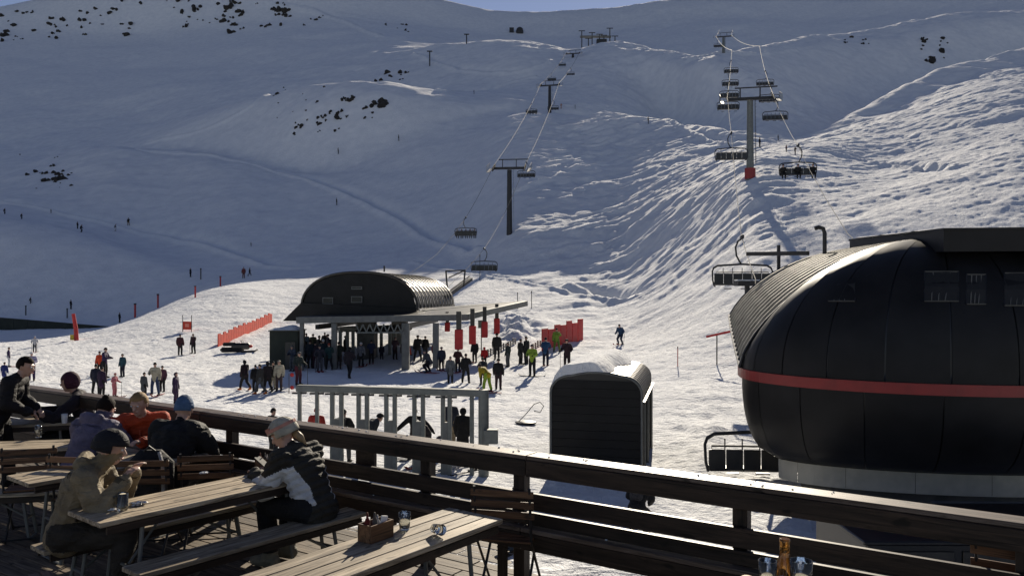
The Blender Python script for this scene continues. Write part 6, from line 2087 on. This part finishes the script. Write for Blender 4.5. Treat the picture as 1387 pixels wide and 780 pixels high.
# wooden caddy with condiments
def caddy(px, py, label, s=1.0, rot=.95):
    l = on_table(px, py)
    r_ = thing('condiment_caddy', label, 'caddy', l, rot)
    W, Dp, H = .20 * s, .11 * s, .11 * s; wd = 'slat'
    for y in (-Dp / 2, Dp / 2): MB().box((0, y, H / 2), (W, .01, H)).build('side', wd, r_)
    for x in (-W / 2 + .005, W / 2 - .005): MB().box((x, 0, H / 2), (.01, Dp - .012, H)).build('end', wd, r_)
    MB().box((0, 0, .008), (W - .02, Dp - .014, .01)).build('base', wd, r_)
    for i, (x, m_, h) in enumerate(((-.065, cloth(.12, .015, .012), .165), (-.02, cloth(.10, .09, .08), .16), (.025, cloth(.3, .3, .31), .13), (.068, cloth(.02, .02, .02), .12))):
        b_ = MB().lathe((x * s, .01 * (-1) ** i, .014), [(.017 * s, 0), (.018 * s, .01), (.018 * s, h * .68 * s), (.008 * s, h * .8 * s), (.005 * s, h * s)], 10).build('bottle', m_, r_, smooth=True)
    MB().box((.045 * s, -.028 * s, .11 * s), (.05 * s, .012, .06 * s), Matrix.Rotation(.25, 3, 'Y')).build('napkin_stack', 'whitepaint', r_)
    return r_
caddy(509, 729, 'dark wooden caddy with sauce bottles on the nearest table')
caddy(360, 634, 'small wooden caddy at the far end of the beer mug table', .8)
# glasses, bottle and jar at the bottom right on a high shelf
sh = thing('serving_shelf', 'narrow plank serving shelf holding empty glasses, bottom right below the frame', 'shelf', (1.02, 3.0, -1.13))
for i in range(2): local_plank('plank', (-.5, -.06 + .12 * i, -.02), (.6, -.06 + .12 * i, -.02), .115, .035, 'weathered', sh, world=False)
for x in (-.4, .5): MB().box((x, 0, -.64), (.06, .2, 1.2)).build('leg', 'rail', sh)
def gl(x, y, r, h, lab): tumbler(0, 0, r, h, lab, loc=(x, y, -1.13))
gl((1040 - 693.5) * 3 / FOC, 3.0, .034, .125, 'leftmost empty glass in the row at the bottom right')
gl((1060 - 693.5) * 2.93 / FOC, 2.93, .028, .085, 'short glass in front of the brown bottle at the bottom right')
gl((1085 - 693.5) * 3 / FOC, 3.0, .042, .125, 'widest empty glass, right of the brown bottle')
bx = (1063 - 693.5) * 3.05 / FOC
bo = thing('beer_bottle', 'brown bottle neck rising between the empty glasses at the bottom right', 'bottle', (bx, 3.05, -1.13))
MB().lathe((0, 0, 0), [(.03, 0), (.032, .01), (.032, .08), (.026, .11), (.019, .13), (.018, .175), (.02, .178), (.02, .19), (.014, .19)], 16).build('glass', BOTT, bo, smooth=True)
# roll on a plate
pr = thing('plate', 'pale plate edge left of the glasses at the bottom right', 'plate', ((1012 - 693.5) * 3 / FOC, 3.0, -1.13))
MB().lathe((0, 0, 0), [(.035, 0), (.06, .012), (.062, .015), (.03, .006)], 22).build('dish', 'whitepaint', pr, smooth=True)
bun = MB().lathe(((1012 - 693.5) * 3 / FOC, 3.0, -1.115), [(.03, 0), (.042, .015), (.04, .035), (.02, .05), (.002, .052)], 14).top('bread_roll', simple('bread_crust', lin(.5, .3, .17), .7), 'pinkish bread roll on the plate at the bottom right', 'bread', smooth=True)

# ---- guests on the terrace
def guest(label, x, y, rot, J, z=DZ, **kw):
    kw.setdefault('fingers', True); kw.setdefault('voxel', .0095); kw.setdefault('fold', .02); kw.setdefault('sl', 1.22); kw.setdefault('lod', 1)
    r_ = person(label, (x, y, z), math.radians(rot), J, **kw)
    F, up, S = head_axes(J); H = J['H']
    for sg in (-1, 1):
        o = MB().lathe((0, 0, 0), [(.002, -.009), (.010, -.005), (.011, 0), (.010, .005), (.002, .009)], 10).build('eye', EYEW, r_, smooth=True)
        o.location = H + up * .018 + F * .088 + S * .032 * sg
        p_ = MB().lathe((0, 0, 0), [(.001, -.003), (.005, 0), (.001, .003)], 8).build('pupil', 'rubber', o); p_.location = F * .010
    ax_ = (J['N'] - J['P']).normalized(); sd_ = (J['sR'] - J['sL']).normalized(); fw = sd_.cross(ax_) * -1
    if fw.dot(J['face']) < 0: fw = -fw
    bk = kw.get('bulk', 1.0); Lz = (J['N'] - J['P']).length
    jc = kw.get('jacket', (.02, .02, .02)); dk = tuple(c * .35 for c in jc); lt = tuple(min(.6, c * 1.5 + .03) for c in jc)
    def tor(l, f): return J['P'] + ax_ * (Lz * f) + sd_ * l + fw * 0
    MB().tube([J['P'] + ax_ * (Lz * f) + fw * ((.128 + .022 * math.sin(math.pi * min(1, f * 1.1))) * bk * .88 + .004) for f in (.02, .2, .4, .6, .78)], .006, 5).build('zip', cloth(*lt), r_)
    MB().tube([J['N'] - Vector((0, 0, .03)) + (sd_ * math.cos(t) * .072 + fw * math.sin(t) * .064) + ax_ * .0 for t in np.linspace(0, 2 * math.pi, 17)[:-1]], .024, 8, closed=True).build('collar', cloth(*dk), r_, smooth=True)
    for q in 'LR':
        d_ = (J['w' + q] - J['e' + q]).normalized()
        MB().tube([J['w' + q] - d_ * .03, J['w' + q] + d_ * .012], .058, 12).build('cuff', cloth(*dk), r_, smooth=False)
    # seam across the back and shoulder yoke
    MB().tube([J['P'] + ax_ * (Lz * .80) + sd_ * (x * .20) - fw * (.10 * bk * math.sqrt(max(0, 1 - (x * .8) ** 2)) + .018) for x in np.linspace(-.8, .8, 9)], .004, 5).build('back_seam', cloth(*dk), r_)
    m_ = MB().tube([H - up * .05 + F * .096 - S * .02, H - up * .052 + F * .101, H - up * .05 + F * .096 + S * .02], .005, 6).build('mouth', LIP, r_)
    return r_
# rot: 0 faces +y (away); 90 faces -x (left); -90 faces right; 180 faces the camera
# woman in helmet and quilted jacket with pale side panels
Jw = sit(.50, 'phone', .455, -.45, -.5, .40)
wx, wy = -1.62, 6.72
rw = math.degrees(math.atan2(dT[1], dT[0])) + 10     # facing left across the table
def white_panels(fc, fs, J):
    side = np.array((J['sR'] - J['sL']).normalized()); P0 = np.array(J['P']); ax_ = np.array((J['N'] - J['P']).normalized()); fw = np.cross(ax_, side)
    r = fc - P0; s_ = r @ ax_; l_ = np.abs(r @ side); f_ = r @ fw
    arm = np.zeros(len(fc), bool)
    for q in 'LR':
        for a_, b_, lo, hi in (('s', 'e', .55, 1.1), ('e', 'w', -.1, .55)):
            A_ = np.array(J[a_ + q]); d_ = np.array(J[b_ + q]) - A_; t_ = (fc - A_) @ d_ / (d_ @ d_)
            dd = np.linalg.norm(fc - A_ - t_[:, None] * d_, axis=1)
            arm |= (t_ > lo) & (t_ < hi) & (dd < .105) & (fs == 0)
    torso = (fs == 0) & (l_ > .105) & (s_ > .0) & (s_ < .36) & (f_ * 1.0 > -.09 - .12 * (.36 - s_))
    return arm | torso
wom = guest('woman in a pale grey helmet and dark quilted jacket with white panels, holding a phone', wx, wy, rw, Jw, jacket=(.035, .032, .026), trousers=(.012, .012, .013), boots=(.16, .15, .12), cap='helmet', capcol=(.36, .34, .28), goggles=False, bulk=1.15, fold=.02, seed=3, quilt=.016, accent=white_panels, accentcol=(.58, .58, .57))
F, up, S = head_axes(Jw)
gm = goggles_mesh(Jw, 1.14, raise_=.05); gm.materials.append(cloth(.40, .20, .16)); g_ = bpy.data.objects.new('goggles', gm); COL.objects.link(g_); g_.parent = wom
def torso_ring(J, f, grow, off0=0.0):
    a, b_ = J['P'], J['N'] - (J['N'] - J['C']) * .1
    c_ = a.lerp(b_, f); ax_ = (b_ - a).normalized(); side = (J['sR'] - J['sL']).normalized(); fw = side.cross(ax_) * -1
    r = (.128 + .022 * math.sin(math.pi * min(1, f * 1.15))) * 1.08
    if f > .72: r *= 1 - (f - .72) * .9
    return [c_ + side * math.cos(t) * (r * 1.22 + grow) + fw * math.sin(t) * (r * .86 + grow) for t in np.linspace(0, 2 * math.pi, 21)[:-1]]
mb = MB(); mb.tube([Jw['H'] - F * .09 - up * .02, Jw['H'] - F * .12 - up * .08, Jw['H'] - F * .13 - up * .17], [.035, .032, .012], 8); mb.build('ponytail', HAIRB, wom, smooth=True)
ph = Jw['wL'].lerp(Jw['wR'], .5) + (Jw['wL'] - Jw['eL']).normalized() * .12
o = MB().box((0, 0, 0), (.075, .15, .01), bev=.004).top('smartphone', 'rubber', 'black phone in the hands of the woman with the pale helmet', 'phone')
o.location = ORG[wom.name] @ (ph + Vector((0, 0, .035))); o.rotation_euler = (.5, 0, math.radians(rw))

# beige jacketed guest with black helmet, eating
Jb = sit(.40, 'mouth', .455, 0, -.25, .36)
bx_, by_ = -3.32, 6.05
guest('guest in a beige jacket and black helmet eating beside the beer mug', bx_, by_, -78, Jb, jacket=(.20, .16, .10), trousers=(.035, .03, .025), boots=(.03, .03, .03), cap='helmet', capcol=(.012, .012, .015), bulk=1.15, fold=.038, seed=5, fingers=True, hood=True)
# orange man facing the camera
Jo = sit(.36, 'cheek', .46, .15, -.28, .36)
ox, oy = atz(198, 600, .9)
man_o = guest('fair haired man in an orange jacket facing the camera across the table', -3.86, 8.62, 186, Jo, jacket=(.42, .055, .018), trousers=K_, cap='hair', capcol=(.26, .17, .08), bulk=1.08, fold=.038, seed=7, fingers=True)
rows = [torso_ring(Jo, f, .012) for f in (.34, .40, .46)]
MB().grid(rows, True).build('reflective_band', cloth(.12, .05, .035), man_o, smooth=True)
# blue beanie from behind
Jq = sit(.40, 'table', .46, -.1, -.2, .40)
guest('person in a black jacket and blue beanie seen from behind', -3.28, 7.72, -8, Jq, jacket=(.012, .012, .013), trousers=K_, cap='beanie', capcol=(.06, .11, .2), bulk=1.3, fold=.038, seed=9, hood=False)
# lilac hooded guest from behind
Jl = sit(.55, 'table', .46, .1, -.5, .40)
lil = guest('guest in a grey lilac hooded jacket leaning over the table, hair in a bun', -4.30, 8.05, -12, Jl, jacket=(.13, .115, .17), trousers=N1, cap='hair', capcol=None, bulk=1.12, fold=.038, seed=11, hood=True)
F, up, S = head_axes(Jl)
c_ = Jl['H'] + up * .10 - F * .05
MB().lathe(c_, [(.01, -.03), (.035, -.015), (.04, .005), (.03, .03), (.008, .042)], 12).build('hair_bun', HAIRD, lil, smooth=True)
# standing man at the left, leaning a little, facing right
Jm = stand(('fwd', 'fwd'), 'wide', .46, .3, 1.66)
x0, y0 = -5.92, 9.35
guest('dark haired man in a black jacket standing and leaning over the farthest table', x0, y0, -75, Jm, jacket=(.012, .011, .013), trousers=K_, cap='hair', capcol=None, bulk=1.12, fold=.038, seed=13, fingers=True)
# woman with headscarf facing left
Jh = sit(.22, 'cheek', .46, .35, -.1, .36)
guest('woman in a wine coloured headscarf and dark patterned jacket facing left', -5.25, 10.05, 112, Jh, jacket=(.02, .016, .024), trousers=K_, cap='scarf', capcol=(.05, .015, .03), bulk=1.05, fold=.038, seed=15)
# red jacket lying on the railing side, behind the orange man
o = crumple(160, 566, .10, 'crumpled red jacket between the lilac guest and the orange jacketed man', cloth(.35, .02, .03), 'jacket')
o.location = (-4.62, 9.15, DZ + .78); o.scale = (.9, .9, 1.6)
stl = folding_chair((-4.62, 9.2), .4, 'folding chair carrying the crumpled red jacket')
# small drinks on the dark tables
tumbler(0, 0, .035, .11, 'white cup beside the hand of the standing man', mat=MT['whitepaint'], loc=(-5.30, 9.62, DZ + .75))
tumbler(0, 0, .035, .12, 'glass in front of the lilac guest', loc=(-4.12, 8.25, DZ + .75))
tumbler(0, 0, .035, .12, 'glass in front of the orange jacketed man', loc=(-3.55, 8.1, DZ + .75))

# ---- people on the snow right below the rail, heads showing above it
Gz = ground(-6, 25)
def low(px, Y, face, pose, jk, tr, label, cap='beanie', cc=(.02, .02, .02), gear='', h=1.75, boots=(.02, .02, .02), hk=True):
    x = (px - 693.5) * Y / FOC
    return far_person(px, 0, h * FOC / Y, face, pose, jk, tr, label, cap, cc, boots, gear, pos=(x, Y, ground(x, Y)))
V = .025
low(429, 26.2, 10, 'stand', (.40, .04, .03), K_, 'person in a red jacket standing by the gate just beyond the rail', 'beanie', (.3, .02, .02))
low(370, 26.6, 40, 'wide', K_, K_, 'person in black beyond the rail left of the gate, near the pale helmet', 'beanie', K_)
low(466, 26.3, 10, 'wide', (.02, .02, .022), GR, 'person in black with a grey rucksack at the second opening of the front gate', 'beanie', K_, 'k')
low(492, 26.0, 60, 'bend', (.05, .05, .055), K_, 'person in dark grey stooping beside the rucksack at the front gate', 'helmet', K_)
low(563, 26.4, 190, 'out', K_, K_, 'snowboarder in black with arms spread at the front gate', 'beanie', K_, 'b')
low(575, 25.6, 200, 'bend', (.03, .025, .03), K_, 'person bending in front of the snowboarder with spread arms', 'helmet', WH, 's')
low(627, 26.0, 20, 'coat', (.015, .015, .015), K_, 'person in a long dark coat beside the thick gate post', 'hood', K_, 's')
low(610, 28.5, 0, 'stand', (.02, .025, .04), (.2, .16, .1), 'person in tan trousers half hidden behind the right gate posts', 'beanie', K_)
low(700, 17.0, 0, 'squat', K_, K_, 'crouching person in a black helmet below the lone folding chair', 'helmet', (.01, .01, .01), h=1.3)
low(865, 18.5, 30, 'squat', K_, K_, 'stooping person in black with a pale topped helmet in the shed shadow', 'helmet', K_, 'k', h=1.3)
# gear heap on the snow below the gate
def loose_ski(px, py, rot, label, col, tilt=0.0):
    p = hit(px, py, 14)
    mb = MB(); rows = []
    for y, z in ((-.85, .02), (.6, .02), (.78, .05), (.9, .13)): rows.append([Vector((-.045, y, z)), Vector((.045, y, z)), Vector((.045, y, z + .02)), Vector((-.045, y, z + .02))])
    mb.grid(rows, True); mb.box((0, 0, .06), (.07, .32, .06))
    me = mb.mesh('ski'); o = make_obj('ski', me, cloth(*col)); o.location = p + Vector((0, 0, .02)); o.rotation_euler = (tilt, 0, rot)
    return tag(o, label, 'ski')
loose_ski(600, 640, -.95, 'pale ski lying on the snow, leftmost of the pair under the gate', (.4, .4, .42))
loose_ski(612, 636, -.95, 'second pale ski lying parallel on the snow under the gate', (.38, .38, .4))
loose_ski(640, 640, -.8, 'dark ski lying on the snow below the thick gate post', (.03, .03, .04))
loose_ski(585, 612, 1.2, 'orange ski lying across the snow below the snowboarder', (.4, .1, .02))
def gear_bag(px, py, col, label, s=.3):
    p = hit(px, py, 14)
    o = MB().box((0, 0, s * .45), (s * 1.5, s * .8, s * .9), bev=s * .3).top('gear_bag', cloth(*col), label, 'bag', smooth=True)
    o.location = p; return o
gear_bag(552, 607, (.02, .10, .03), 'green gear bag on the snow under the snowboarder')
gear_bag(600, 603, (.08, .07, .08), 'grey gear bag on the snow right of the snowboarder', .35)
gear_bag(538, 600, (.02, .02, .025), 'small black gear bag on the snow left of the snowboarder', .25)
# dark cloth draped near the chair feet
o = crumple(700, 745, .09, 'blue grey glove and cloth dropped under the lone folding chair', cloth(.05, .07, .1), 'cloth'); o.location = tuple(Vector((atz(698, 742, .02)[0], atz(698, 742, .02)[1], DZ + .02)))
